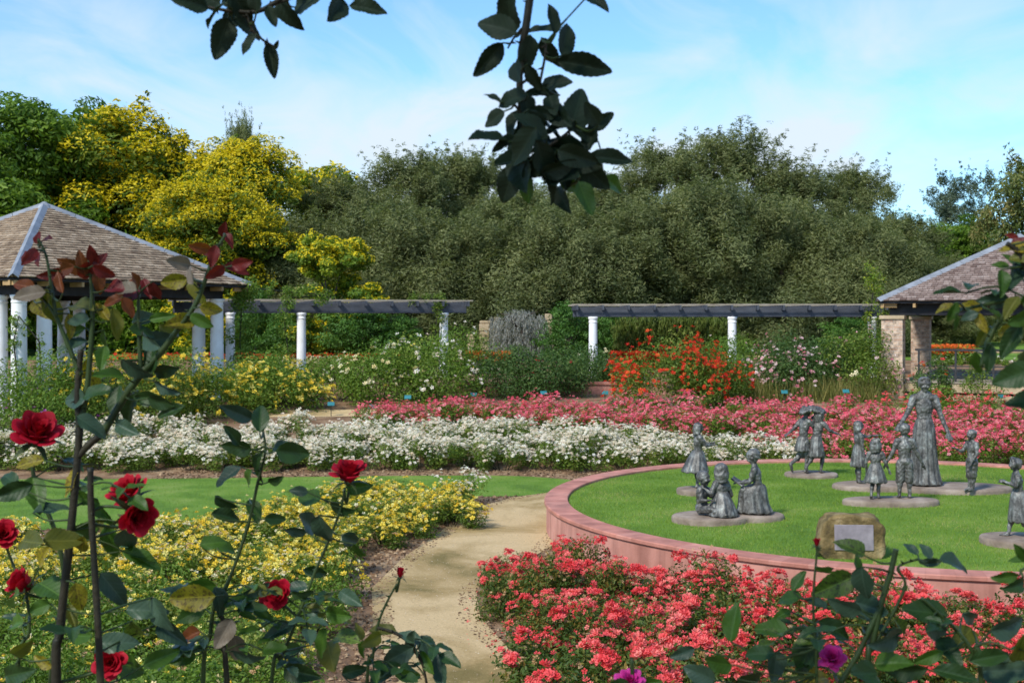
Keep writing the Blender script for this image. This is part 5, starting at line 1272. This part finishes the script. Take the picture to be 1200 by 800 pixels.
def cane_plant(name, label, cat, canes, leaves, Y, blooms=(), group=None, ground=True, autog=0, seed=1, autokinds='ggdo', autolen=(.026, .044), thorns=True, autoarea=None):
    """canes: list of (points (px,py[,dY]), radius base, radius tip, material); leaves: (px, py, length px, heading deg, kind[, tilt[, dY]])"""
    rg = random.Random(seed); t = thing(name, label, cat, (0, 0, 0), 0, group); allp = []; SM = {}
    for ci, (P, r0, r1, cm) in enumerate(canes):
        W_ = [at(p[0], p[1], Y + (p[2] if len(p) > 2 else 0)) for p in P]
        if ground and P[0][1] >= 775:
            b = W_[0]; d = (W_[0] - W_[1]).normalized(); foot = Vector((b.x + d.x * .25, b.y + .05, g(b.y) - .05)); W_ = [foot, foot.lerp(b, .5) + Vector((.01, 0, 0))] + W_
        sp_ = smooth_path(W_, 6); n_ = len(sp_); rad = [(r0 + (r1 - r0) * i / (n_ - 1)) * (1.10 if i % 6 == 0 else 1) for i in range(n_)]
        mb = SM.setdefault(cm, MB()); mb.tube(sp_, rad, 9)
        if thorns:
            for i in range(2, n_ - 2, 2):
                if rg.random() < .6:
                    tt = (sp_[i + 1] - sp_[i]).normalized(); sdv = Vector((rg.uniform(-1, 1), rg.uniform(-.6, .6), 0)); sdv = (sdv - tt * sdv.dot(tt)).normalized()
                    mb.tube([sp_[i] + sdv * rad[i] * .6, sp_[i] + sdv * (rad[i] + .006) - tt * .002], [.0022, .0003], 5)
        allp += [(p, (sp_[min(i + 1, n_ - 1)] - sp_[max(i - 1, 0)]).normalized()) for i, p in enumerate(sp_) if p.z > 1.6]
    stalks = SM.setdefault('greencane', MB())
    def stalk(base, d):
        best = min(allp, key=lambda q: (q[0] - base).length + max(0, q[0].z - base.z) * .4); q = best[0]; L_ = (q - base).length
        if L_ < .004 or L_ > .30: return
        c = base.lerp(q, .5) - d * .10 * L_ - Vector((0, 0, .08 * L_)) ; stalks.tube(smooth_path([q, c, base], 4), [.0017] * 5 + [.0012] * 4, 6)
    for lf in leaves:
        px, py, lp, hd_, kind = lf[:5]; tilt = lf[5] if len(lf) > 5 else rg.uniform(-1.1, .8); dY = lf[6] if len(lf) > 6 else rg.uniform(-.05, .06)
        a = R(hd_); d2 = Vector((math.cos(a), 0, math.sin(a))); yy_ = Y + dY; ln = lp * (1.12 if kind == 'k' else .83) / F * yy_
        c = at(px, py, yy_); d = (d2 + Vector((0, tilt, 0))).normalized(); ln2 = ln / max(.5, d2.dot(d))
        base = c - d * ln2 * .5
        roll = rg.uniform(-.9, .9); nrm = Vector((0, -1, rg.uniform(-.1, .9))) + Vector((-d2.z, 0, d2.x)) * roll
        put_leaf(t, base, d, nrm, ln2, kind, wsc=rg.uniform(.78, 1.12)); stalk(base, d)
    for i in range(autog):                                  # filler leaflets in fives along the canes
        q, tt = rg.choice(allp)
        if autoarea and not (autoarea[0] < px_of(q.x, q.y) < autoarea[2] and autoarea[1] < HY + (CZ - q.z) / q.y * F < autoarea[3]): continue
        a = rg.uniform(0, 6.28); out = Vector((math.cos(a), math.sin(a), rg.uniform(-.1, .5))).normalized(); L_ = rg.uniform(.05, .09); e = q + out * L_ - Vector((0, 0, L_ * .15)); kind = rg.choice(autokinds)
        stalks.tube(smooth_path([q, q + out * L_ * .5 + Vector((0, 0, .006)), e], 3), .0015, 5); ln = rg.uniform(*autolen)
        sd_ = out.cross(Vector((0, 0, 1))).normalized(); up_ = Vector((rg.uniform(-.3, .3), rg.uniform(-.7, .1), 1))
        put_leaf(t, e, out + Vector((0, 0, -.2)), up_, ln * 1.1, kind)
        for f_, s_ in ((.9, 1), (.9, -1), (.5, 1), (.5, -1)):
            if rg.random() < .8: put_leaf(t, q + out * L_ * f_, out * .5 + sd_ * s_ + Vector((0, 0, rg.uniform(-.3, .2))), up_, ln * (.9 if f_ > .6 else .7), kind)
    for bl in blooms:
        px, py, dpx, ax, col, op, sd_ = bl[:7]; yy_ = Y + (bl[7] if len(bl) > 7 else 0); R_ = dpx / F * yy_ / 2; npet = bl[8] if len(bl) > 8 else 26
        p = at(px, py, yy_); put_bloom(t, p, ax, R_ / (1.12 if op > .6 else .74), col, op, sd_, npet)
        axv = Vector(ax).normalized(); foot = p - axv * R_ * .9; best = min(allp, key=lambda q: (q[0] - foot).length + (1.5 * max(0, q[0].z - foot.z)))[0]
        if (best - foot).length > .004: stalks.tube(smooth_path([best, best.lerp(foot, .5) - axv * .02, foot], 5), [.0024] * 11, 7)
    for cm, mb in SM.items():
        if mb.v: mb.build('canes' if cm == 'cane' else 'green_stems', M[cm], t, smooth=True)
    return t
# --- tall left plant with the red young shoots
cane_plant('rose_plant', 'tall crimson rose plant with thick dark canes and red young shoots, at the left', 'rose plant', [
  ([(66, 800), (70, 740), (80, 650), (88, 570), (93, 505), (91, 470), (92, 440), (95, 410)], .0080, .0045, 'cane'),
  ([(118, 800, -.1), (113, 700, -.1), (107, 600, -.1), (106, 548, -.1)], .0060, .0045, 'cane'),
  ([(93, 500), (101, 462), (107, 400), (108, 350), (105, 310)], .0055, .0025, 'greencane'),
  ([(95, 440), (80, 405), (66, 372), (52, 352)], .0045, .002, 'greencane'),
  ([(66, 372), (60, 335), (54, 300), (45, 280)], .003, .0015, 'greencane'),
  ([(121, 507), (152, 456), (189, 412), (209, 385), (230, 355), (243, 321), (250, 301), (264, 275)], .0062, .002, 'greencane'),
  ([(165, 432), (163, 392), (162, 345)], .0045, .002, 'greencane'),
  ([(92, 535), (103, 522), (121, 507)], .005, .006, 'cane'),
  ([(189, 412), (172, 430), (165, 432)], .004, .004, 'greencane'),
  ([(20, 800, .1), (34, 740, .1), (30, 690, .1), (25, 690, .1)], .004, .002, 'greencane'),
  ([(60, 800, .15), (75, 720, .15), (70, 640, .15), (40, 560, .15), (43, 535, .15)], .006, .003, 'greencane'),
  ], [
  # red and rusty tips
  (44, 278, 20, 95, 'r'), (36, 300, 22, 250, 'r'), (45, 303, 20, 275, 'r'), (55, 281, 20, 10, 'r'), (28, 300, 18, 230, 'r'),
  (70, 330, 34, 110, 'n'), (62, 322, 36, 200, 'r'), (84, 312, 34, 160, 'n'), (96, 308, 34, 100, 'n'), (100, 318, 32, 240, 'r'), (118, 306, 30, 60, 'r'), (122, 318, 30, 330, 'r'), (116, 330, 34, 280, 'n'), (108, 300, 26, 90, 'r'), (78, 315, 30, 190, 'n'),
  (27, 334, 36, 160, 'n'), (34, 345, 42, 190, 'w'), (48, 360, 36, 330, 'y'), (62, 362, 46, 290, 'o'), (52, 350, 30, 240, 'o'),
  (136, 336, 34, 10, 'r'), (146, 340, 40, 180, 'w'), (158, 333, 30, 20, 'n'), (172, 338, 32, 300, 'r'), (182, 342, 28, 280, 'r'), (154, 350, 28, 260, 'r'), (134, 352, 40, 200, 'n'), (160, 330, 26, 100, 'n'),
  (262, 270, 20, 70, 'r'), (268, 280, 22, 310, 'r'), (240, 292, 32, 150, 'r'), (250, 300, 32, 260, 'r'), (234, 290, 26, 170, 'n'), (252, 318, 32, 210, 'r'), (278, 316, 36, 340, 'r'), (283, 309, 30, 10, 'r'),
  # yellowed mid leaves
  (202, 330, 46, 190, 'y', .1), (230, 342, 42, 290, 'o'), (248, 362, 32, 350, 'y'), (222, 322, 30, 120, 'w'), (208, 308, 30, 170, 'w'), (212, 378, 38, 190, 'y'), (236, 376, 36, 330, 'g'), (190, 372, 38, 10, 'g'), (196, 386, 34, 170, 'o'),
  (135, 380, 48, 280, 'o'), (93, 376, 36, 190, 'b'), (88, 390, 38, 200, 'g'), (84, 402, 34, 190, 'b'), (82, 382, 36, 280, 'y'), (122, 400, 34, 260, 'g'), (96, 358, 38, 0, 'o'), (150, 360, 32, 300, 'n'), (170, 372, 34, 20, 'b'), (168, 388, 36, 350, 'd'), (176, 400, 38, 330, 'b'), (120, 365, 34, 130, 'y'),
  # dark green leaves of the middle
  (176, 418, 48, 100, 'd', .05), (186, 398, 36, 10, 'b'), (158, 434, 48, 320, 'b'), (193, 434, 40, 5, 'd'), (195, 454, 44, 335, 'b'), (190, 470, 42, 350, 'd'), (200, 482, 46, 200, 'd'), (150, 478, 58, 240, 'd', .05), (135, 470, 42, 270, 'd'), (172, 466, 40, 180, 'd'), (148, 502, 40, 340, 'b'), (112, 458, 44, 25, 'd'), (128, 440, 34, 170, 'g'), (108, 498, 50, 330, 'b', .1), (90, 468, 34, 190, 'b'), (120, 420, 34, 280, 'g'), (100, 432, 34, 60, 'y'), (110, 446, 34, 300, 'y'),
  # lower left
  (34, 542, 44, 190, 'y', .05), (14, 576, 56, 200, 'd'), (42, 578, 50, 300, 'g'), (86, 566, 44, 250, 'y', .1), (96, 584, 40, 350, 'g'), (60, 596, 44, 10, 'b'), (10, 560, 40, 150, 'd'), (118, 600, 44, 300, 'g'),
  (98, 622, 48, 10, 'g'), (130, 636, 52, 280, 'g', .1), (148, 634, 40, 270, 'b'), (166, 656, 60, 335, 'g', .05), (40, 636, 50, 0, 'o'), (74, 634, 46, 350, 'o'), (50, 652, 34, 60, 'y'), (96, 640, 34, 250, 'y'), (134, 690, 60, 310, 'b', .1), (172, 714, 58, 0, 'b', .05), (186, 720, 50, 300, 'b'), (200, 742, 48, 330, 'b'), (162, 742, 44, 280, 's'), (60, 690, 50, 350, 'g'), (46, 712, 36, 200, 'g'), (15, 730, 40, 190, 'g'), (14, 700, 36, 210, 'g'), (92, 700, 44, 280, 'y', .1), (138, 752, 54, 5, 'b'), (84, 722, 36, 300, 'o'), (25, 760, 40, 30, 'o'), (50, 775, 36, 160, 'y'), (100, 745, 36, 10, 'g'), (155, 780, 50, 350, 'g'), (190, 770, 50, 20, 'g'), (18, 790, 46, 20, 'd')],
  1.95, blooms=[(43, 508, 66, (.35, -.55, .75), 'red', .7, 1, .15), (151, 578, 56, (-.35, -.45, .8), 'red', .7, 2, -.06), (160, 602, 42, (.6, -.7, -.2), 'red', .5, 3, -.12), (4, 626, 42, (.3, -.8, .5), 'red', .7, 4, .1), (27, 684, 34, (-.7, -.35, .5), 'red', .5, 5, .1), (130, 776, 46, (.1, -.8, .3), 'red', .7, 6, 0)],
  autog=26, seed=3, autokinds='ggdobgy', autoarea=(-40, 560, 230, 900))
# --- dark shoot in the middle left and its neighbour with a single bloom
cane_plant('rose_plant', 'rose plant with a dark leafy upright shoot, left of the lone crimson bloom', 'rose plant', [
  ([(238, 800), (246, 745), (252, 705), (266, 685), (289, 621), (302, 566), (311, 528), (307, 500)], .0042, .002, 'greencane'),
  ([(266, 800), (262, 760), (262, 730), (252, 705)], .005, .004, 'cane')],
  [(278, 484, 40, 150, 'b'), (305, 490, 38, 95, 'd'), (278, 523, 44, 170, 'd', .05), (272, 510, 34, 120, 'd'), (342, 530, 40, 350, 'd'), (332, 524, 32, 5, 'b'), (302, 548, 46, 255, 'd', .05), (268, 558, 44, 215, 'b'), (264, 590, 36, 320, 'd'), (290, 560, 30, 240, 'g'), (265, 605, 38, 340, 'd'), (323, 562, 24, 20, 'd'), (322, 608, 26, 350, 'd'), (298, 598, 34, 300, 'g'),
   (264, 640, 34, 340, 'g'), (250, 635, 36, 10, 'g'), (258, 706, 46, 290, 'b', .05), (224, 700, 70, 185, 'y', .05), (222, 720, 44, 200, 'g'), (236, 686, 44, 180, 'g'), (284, 704, 40, 10, 'g'), (262, 742, 46, 240, 'w'), (276, 758, 36, 270, 'w'), (220, 745, 38, 200, 'n'), (300, 690, 40, 20, 'b'), (212, 770, 46, 190, 'g'), (290, 770, 44, 340, 'b')],
  2.05, autog=14, seed=5, autokinds='gdbgg', autoarea=(150, 690, 400, 900))
cane_plant('rose_plant', 'rose plant carrying the single crimson bloom above the yellow roses', 'rose plant', [
  ([(318, 800), (330, 770), (349, 723), (370, 668), (381, 643), (398, 600), (404, 575)], .0036, .002, 'greencane'), ([(349, 723), (330, 706), (325, 700)], .0025, .002, 'greencane')],
  [(420, 571, 36, 0, 'g'), (364, 585, 34, 190, 'g'), (398, 597, 30, 340, 'd'), (378, 622, 48, 280, 'b'), (358, 612, 34, 130, 'b'), (412, 632, 30, 330, 'b'), (422, 646, 30, 300, 'g'), (350, 575, 26, 170, 'b'), (346, 622, 30, 170, 'b'), (346, 690, 36, 190, 'b'), (370, 670, 34, 340, 'd'), (355, 696, 34, 350, 'd'), (376, 754, 46, 250, 'g', .05), (395, 720, 36, 0, 'g'), (326, 740, 40, 200, 'b'), (340, 760, 38, 190, 'g'), (410, 700, 34, 340, 'b'), (388, 770, 40, 300, 'o'), (404, 745, 34, 20, 's'), (350, 788, 46, 350, 'd')],
  2.1, blooms=[(409, 555, 50, (.05, -.25, 1), 'red', .7, 7), (325, 695, 30, (0, -1, .2), 'red', .6, 8)], autog=14, seed=7, autokinds='gdgbo', autoarea=(280, 680, 470, 900))
cane_plant('rose_plant', 'low rose plant with one closed red bud standing over the sandy path', 'rose plant', [
  ([(430, 800), (436, 775), (442, 735), (452, 708), (465, 684)], .0035, .0017, 'greencane'), ([(442, 735), (470, 745), (492, 770), (500, 800)], .0030, .0022, 'cane')],
  [(448, 738, 40, 175, 'o', .05), (434, 750, 30, 200, 'o'), (424, 762, 32, 250, 'g'), (466, 768, 52, 210, 'b', .1), (484, 755, 40, 100, 'b'), (502, 760, 40, 300, 'b'), (500, 776, 34, 300, 'g'), (516, 785, 44, 280, 'b'), (450, 790, 44, 30, 'b'), (480, 745, 36, 150, 'b'), (414, 786, 36, 20, 'd'), (420, 740, 24, 120, 'o'), (478, 790, 40, 340, 'g')],
  2.2, blooms=[(469, 672, 15, (.15, -.2, 1), 'red', .3, 9, 0, 12)], autog=8, seed=9, autokinds='bgd', autoarea=(380, 730, 540, 900))
# --- right hand plant in front of the coral bed
cane_plant('rose_plant', 'dark leaved rose plant at the lower right with a cut cane and large leaves', 'rose plant', [
  ([(1016, 800), (1022, 760), (1032, 710), (1044, 670), (1050, 643)], .0048, .0040, 'greencane'), ([(1032, 710), (1020, 735), (1006, 765), (985, 800)], .004, .004, 'greencane'),
  ([(957, 790), (955, 745), (953, 700), (957, 650), (957, 640)], .0024, .0014, 'greencane'), ([(1150, 800), (1140, 765), (1118, 735), (1080, 700)], .004, .0025, 'greencane'),
  ([(1022, 760), (1060, 690), (1052, 665), (1075, 655)], .0025, .0015, 'greencane')],
  [(998, 640, 44, 145, 's', .05), (977, 686, 64, 205, 's', .02), (1011, 684, 50, 275, 'b', .1), (1003, 660, 30, 100, 'g'), (966, 665, 24, 180, 'g'), (936, 680, 34, 60, 'g', .1), (860, 728, 56, 80, 'g', .1), (904, 738, 46, 180, 'g'), (908, 780, 46, 260, 'b', .05), (943, 768, 62, 240, 'd', .05), (978, 738, 54, 330, 'd', .05), (990, 712, 48, 170, 'b'), (1022, 712, 40, 350, 'b'),
   (1082, 717, 66, 175, 'd', .02), (1040, 750, 50, 190, 'b'), (1068, 642, 22, 130, 'b'), (1086, 645, 24, 120, 'b'), (1090, 658, 28, 190, 'b'), (1120, 659, 48, 350, 'b', .05), (1098, 738, 46, 340, 'b'), (1112, 765, 44, 300, 'd'), (1140, 725, 40, 330, 'b'), (1184, 735, 58, 10, 'b', .05), (1160, 770, 60, 10, 'd', .05), (1120, 790, 60, 350, 'd'), (1180, 785, 56, 20, 'b'), (1060, 785, 56, 190, 'd'), (1010, 790, 56, 170, 'd'), (1045, 775, 44, 20, 'g'), (1088, 770, 44, 210, 'g'), (924, 700, 34, 190, 'g'), (890, 765, 40, 190, 'd'), (840, 778, 40, 190, 'g'), (960, 795, 50, 10, 'y'), (1015, 745, 40, 300, 'b'), (880, 795, 46, 350, 'd'), (820, 790, 46, 160, 'b'), (1130, 745, 36, 200, 'o'), (1196, 760, 44, 90, 'o'), (915, 720, 30, 200, 'g'), (1055, 735, 40, 120, 's'), (800, 765, 38, 200, 'b')],
  1.75, blooms=[(957, 636, 12, (0, -.2, 1), 'red', .3, 11, 0, 12), (975, 770, 32, (-.2, -.7, .7), 'mag', 1.0, 12, .1)], autog=22, seed=11, autokinds='ddbgs', autoarea=(780, 725, 1260, 900))
cane_plant('rose_plant', 'small rose plant with a single magenta bloom at the picture\'s bottom edge', 'rose plant', [([(742, 800), (741, 795)], .003, .003, 'greencane')], [(760, 800, 40, 10, 'g'), (722, 806, 40, 190, 'd')], 2.0, blooms=[(739, 798, 34, (0, -.6, .8), 'mag', 1.0, 14)], seed=12, thorns=False)
# --- plant reaching in at the right edge
cane_plant('rose_plant', 'leafy rose branch reaching in at the right edge before the brick pavilion', 'rose plant', [
  ([(1290, 800), (1280, 600), (1250, 450), (1215, 350), (1196, 300), (1180, 285)], .008, .003, 'cane'), ([(1250, 450), (1215, 380), (1192, 352), (1160, 395), (1150, 430)], .005, .0025, 'greencane'), ([(1215, 350), (1180, 352), (1150, 358), (1130, 362)], .003, .002, 'greencane')],
  [(1108, 360, 28, 190, 'y', .05), (1116, 366, 30, 250, 'g'), (1140, 358, 32, 170, 'y'), (1136, 370, 24, 200, 'b'), (1165, 352, 42, 185, 'b', .02), (1150, 378, 30, 290, 'y'), (1176, 330, 34, 270, 'g'), (1192, 310, 40, 120, 'g'), (1186, 290, 34, 160, 'y'), (1190, 322, 36, 250, 'b'), (1172, 312, 24, 180, 'g'), (1184, 400, 56, 240, 'd', .02), (1190, 440, 60, 200, 'd', .02), (1196, 372, 44, 200, 'g'), (1160, 420, 40, 260, 'd'), (1205, 345, 44, 260, 'g'), (1185, 360, 40, 230, 'o'), (1146, 425, 36, 290, 'g'), (1168, 372, 34, 320, 'g'), (1200, 410, 50, 180, 'g'), (1178, 385, 36, 200, 'y'), (1152, 395, 34, 240, 'o'),
   (1186, 277, 20, 160, 'r'), (1196, 282, 22, 20, 'r'), (1205, 470, 50, 200, 'd'), (1120, 378, 22, 280, 'g'), (1200, 300, 36, 200, 'o')],
  1.6, autog=6, seed=13, autokinds='gdy', autoarea=(1180, 280, 1400, 480))
cane_plant('rose_plant', 'rose branch with grey green leaves entering at the right edge over the planter', 'rose plant', [([(1260, 800), (1245, 700), (1215, 665), (1196, 668)], .004, .002, 'greencane')],
  [(1178, 676, 38, 190, 'g', .05), (1196, 655, 30, 170, 'g'), (1192, 686, 30, 200, 'd'), (1200, 650, 34, 150, 'g')], 1.6, seed=15, autog=3, autoarea=(1190, 640, 1300, 800))

# --- hanging rose sprays against the sky, and an unseen canopy added for shade
def px2(x, y): return (400 + x / 2.9625, y / 2.9625)
canopy = cane_plant('hanging_rose_branch', 'dark hanging rose branch with many leaves against the sky, top middle', 'rose branch', [
  ([(640, -260), (632, -120), (623, -20), (616, 34), (611, 60), (609, 100), (612, 135), (622, 160), (640, 180), (660, 205), (668, 225)], .0065, .0022, 'cane'),
  ([(611, 34), (602, 45), (595, 57)], .0018, .0012, 'cane'), ([(612, 135), (600, 120), (588, 118)], .002, .0015, 'cane'), ([(636, 176), (660, 160), (675, 145)], .0025, .0015, 'cane'), ([(632, 100), (638, 70), (640, 50)], .002, .0015, 'cane'), ([(609, 100), (622, 92), (632, 100)], .002, .002, 'cane'), ([(650, 190), (680, 185), (700, 186)], .002, .0015, 'cane')],
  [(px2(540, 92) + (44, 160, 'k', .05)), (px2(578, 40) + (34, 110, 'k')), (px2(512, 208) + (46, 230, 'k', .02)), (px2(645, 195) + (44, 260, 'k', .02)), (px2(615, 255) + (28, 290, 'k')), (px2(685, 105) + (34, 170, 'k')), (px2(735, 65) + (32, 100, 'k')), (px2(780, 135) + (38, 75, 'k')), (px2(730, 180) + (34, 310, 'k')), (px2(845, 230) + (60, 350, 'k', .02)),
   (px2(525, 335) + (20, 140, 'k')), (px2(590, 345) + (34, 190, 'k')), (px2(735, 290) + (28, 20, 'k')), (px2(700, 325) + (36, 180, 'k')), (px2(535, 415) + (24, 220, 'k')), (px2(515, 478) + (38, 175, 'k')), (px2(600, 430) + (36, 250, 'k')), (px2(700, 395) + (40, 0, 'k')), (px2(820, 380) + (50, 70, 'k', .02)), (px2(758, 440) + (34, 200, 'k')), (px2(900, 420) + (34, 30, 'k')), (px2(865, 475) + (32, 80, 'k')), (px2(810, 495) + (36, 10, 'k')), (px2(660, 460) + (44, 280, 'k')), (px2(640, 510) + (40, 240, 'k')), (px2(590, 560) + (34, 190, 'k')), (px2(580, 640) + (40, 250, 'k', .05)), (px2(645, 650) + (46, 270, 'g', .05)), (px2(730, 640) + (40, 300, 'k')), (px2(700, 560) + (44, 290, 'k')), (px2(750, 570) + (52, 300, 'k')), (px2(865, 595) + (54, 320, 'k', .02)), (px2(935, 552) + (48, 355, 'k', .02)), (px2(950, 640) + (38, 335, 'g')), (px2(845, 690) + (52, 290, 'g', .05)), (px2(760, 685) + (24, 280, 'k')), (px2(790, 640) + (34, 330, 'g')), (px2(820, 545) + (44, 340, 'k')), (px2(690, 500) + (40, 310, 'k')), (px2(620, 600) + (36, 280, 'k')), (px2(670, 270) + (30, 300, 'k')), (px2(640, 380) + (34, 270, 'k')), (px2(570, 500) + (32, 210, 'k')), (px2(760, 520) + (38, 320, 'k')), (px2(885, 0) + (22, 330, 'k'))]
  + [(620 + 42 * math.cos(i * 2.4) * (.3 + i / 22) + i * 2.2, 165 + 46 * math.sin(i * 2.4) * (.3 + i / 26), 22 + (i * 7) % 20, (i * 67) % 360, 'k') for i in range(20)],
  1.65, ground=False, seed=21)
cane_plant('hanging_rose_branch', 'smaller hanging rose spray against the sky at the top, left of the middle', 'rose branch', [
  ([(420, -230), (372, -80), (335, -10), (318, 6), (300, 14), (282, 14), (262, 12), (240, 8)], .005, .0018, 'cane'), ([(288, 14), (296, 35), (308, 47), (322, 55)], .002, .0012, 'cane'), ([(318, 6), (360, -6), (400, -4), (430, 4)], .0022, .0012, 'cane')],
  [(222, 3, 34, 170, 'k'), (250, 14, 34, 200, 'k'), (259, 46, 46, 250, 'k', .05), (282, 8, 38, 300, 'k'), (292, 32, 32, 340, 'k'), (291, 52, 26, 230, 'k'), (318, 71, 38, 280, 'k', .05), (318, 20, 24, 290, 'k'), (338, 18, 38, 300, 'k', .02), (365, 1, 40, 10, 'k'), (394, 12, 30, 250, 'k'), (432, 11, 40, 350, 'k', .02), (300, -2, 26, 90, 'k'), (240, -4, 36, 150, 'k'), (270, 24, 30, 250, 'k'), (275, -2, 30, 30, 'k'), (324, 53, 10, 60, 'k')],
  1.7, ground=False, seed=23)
rg = np.random.default_rng(77)
ar = thing('added_shade_canopy', 'unseen rose canopy added over the viewpoint to shade the near roses', 'shade canopy', (0, 0, 0))  # unseen canopy, added to keep the sun off the near leaves
nc = 230; C = np.c_[rg.uniform(-3.6, 3.0, nc), rg.uniform(-3.2, 2.1, nc), rg.uniform(4.25, 4.9, nc)]; C[:, 2] += .3 * np.maximum(0, C[:, 1])
P, d, idx = clumpcloud(C, rg.uniform(.25, .5, nc), 30000, rg, .2, .6); leafcloud('foliage', P, d, .065, M['dark_rose_leaves'], rg, ar)
mb = MB()
for x in (-3.0, 2.6):
    for y in (-2.6, -.6): mb.tube([(x, y, g(y) - .1), (x, y, 4.6)], .03, 8)
for y in (-2.6, -.6): mb.tube([(-3.0, y, 4.55), (2.6, y, 4.55)], .03, 8)
for x in (-3.0, -1, .8, 2.6): mb.tube([(x, -2.8, 4.6), (x, 1.9, 4.62)], .02, 8)
mb.build('frame', M['steel'], ar)

# ------------------------------------------------------------------ bark chips and pebbles
def litter(name, label, P, n, m, size, kind='stuff', flat=.35):
    rg = np.random.default_rng(len(P) + n); tv = np.array([(-.5, -.25, 0), (.5, -.18, 0), (.42, .25, 0), (-.4, .22, 0), (-.3, -.1, flat), (.3, .08, flat)]); tf = [np.array([(0, 1, 5, 4), (1, 2, 5, 5), (2, 3, 4, 5), (3, 0, 4, 4)])]
    tf = [np.array([(0, 1, 5, 4), (2, 3, 4, 5)]), np.array([(1, 2, 5), (3, 0, 4)])]
    q = np.c_[P, [g(y) + .008 for x, y in P]]; nr = np.c_[rg.normal(size=(len(P), 2)) * .3, np.ones(len(P))]
    V, Fs, t = scatter(tv, tf, q, frames(nr, rg), size * rg.uniform(.4, 1.5, len(P)), rg.uniform(0, 1, len(P)))
    tag(obj(name, mesh_np(name, V, Fs, t, mats=[m])), label, name.replace('_', ' '), kind=kind)
M['chip'] = tonemat('bark_chip', [(0, (.07, .04, .02)), (.5, (.22, .13, .07)), (1, (.42, .30, .18))], .95, 40, .2)
M['pebble'] = tonemat('path_grit', [(0, (.20, .15, .09)), (.5, (.42, .33, .21)), (1, (.62, .54, .42))], .95, 40, .2)
pin = inp(path); lin_ = inp(smoothpoly(lawn_strip, 4)); n = 46000
pts = np.c_[rng.uniform(-7, 7, n), rng.uniform(8.4, 25, n)]
pts = pts[[not pin(x, y) and math.hypot(x - PC.x, y - PC.y) > PR + .02 and abs(x) < y * .44 and not lin_(x, y) for x, y in pts]]
litter('bark_mulch', 'loose bark mulch under the rose bushes', pts, 1, M['chip'], .045)
P_ = inpoly(path, 14000); litter('path_gravel', 'fine grit scattered over the sandy garden path', P_, 2, M['pebble'], .012)
P2_ = inpoly(path, 24000); P2_ = P2_[[not (pin(x - .22, y) and pin(x + .22, y)) for x, y in P2_]]; litter('fallen_petals', 'fallen leaves and bark bits along the path edges', P2_, 3, M['chip'], .026)

q = np.c_[rng.uniform(-.6, 6, 5000), rng.uniform(8.8, 14, 5000)]; q = q[[(coral_ok(x, y) or coral_ok(x + .3, y)) and abs(x) < y * .44 for x, y in q]][:900]
litter('fallen_petals', 'coral petals dropped around the edge of the coral rose bed', q, 4, M['coral_petals'], .022)
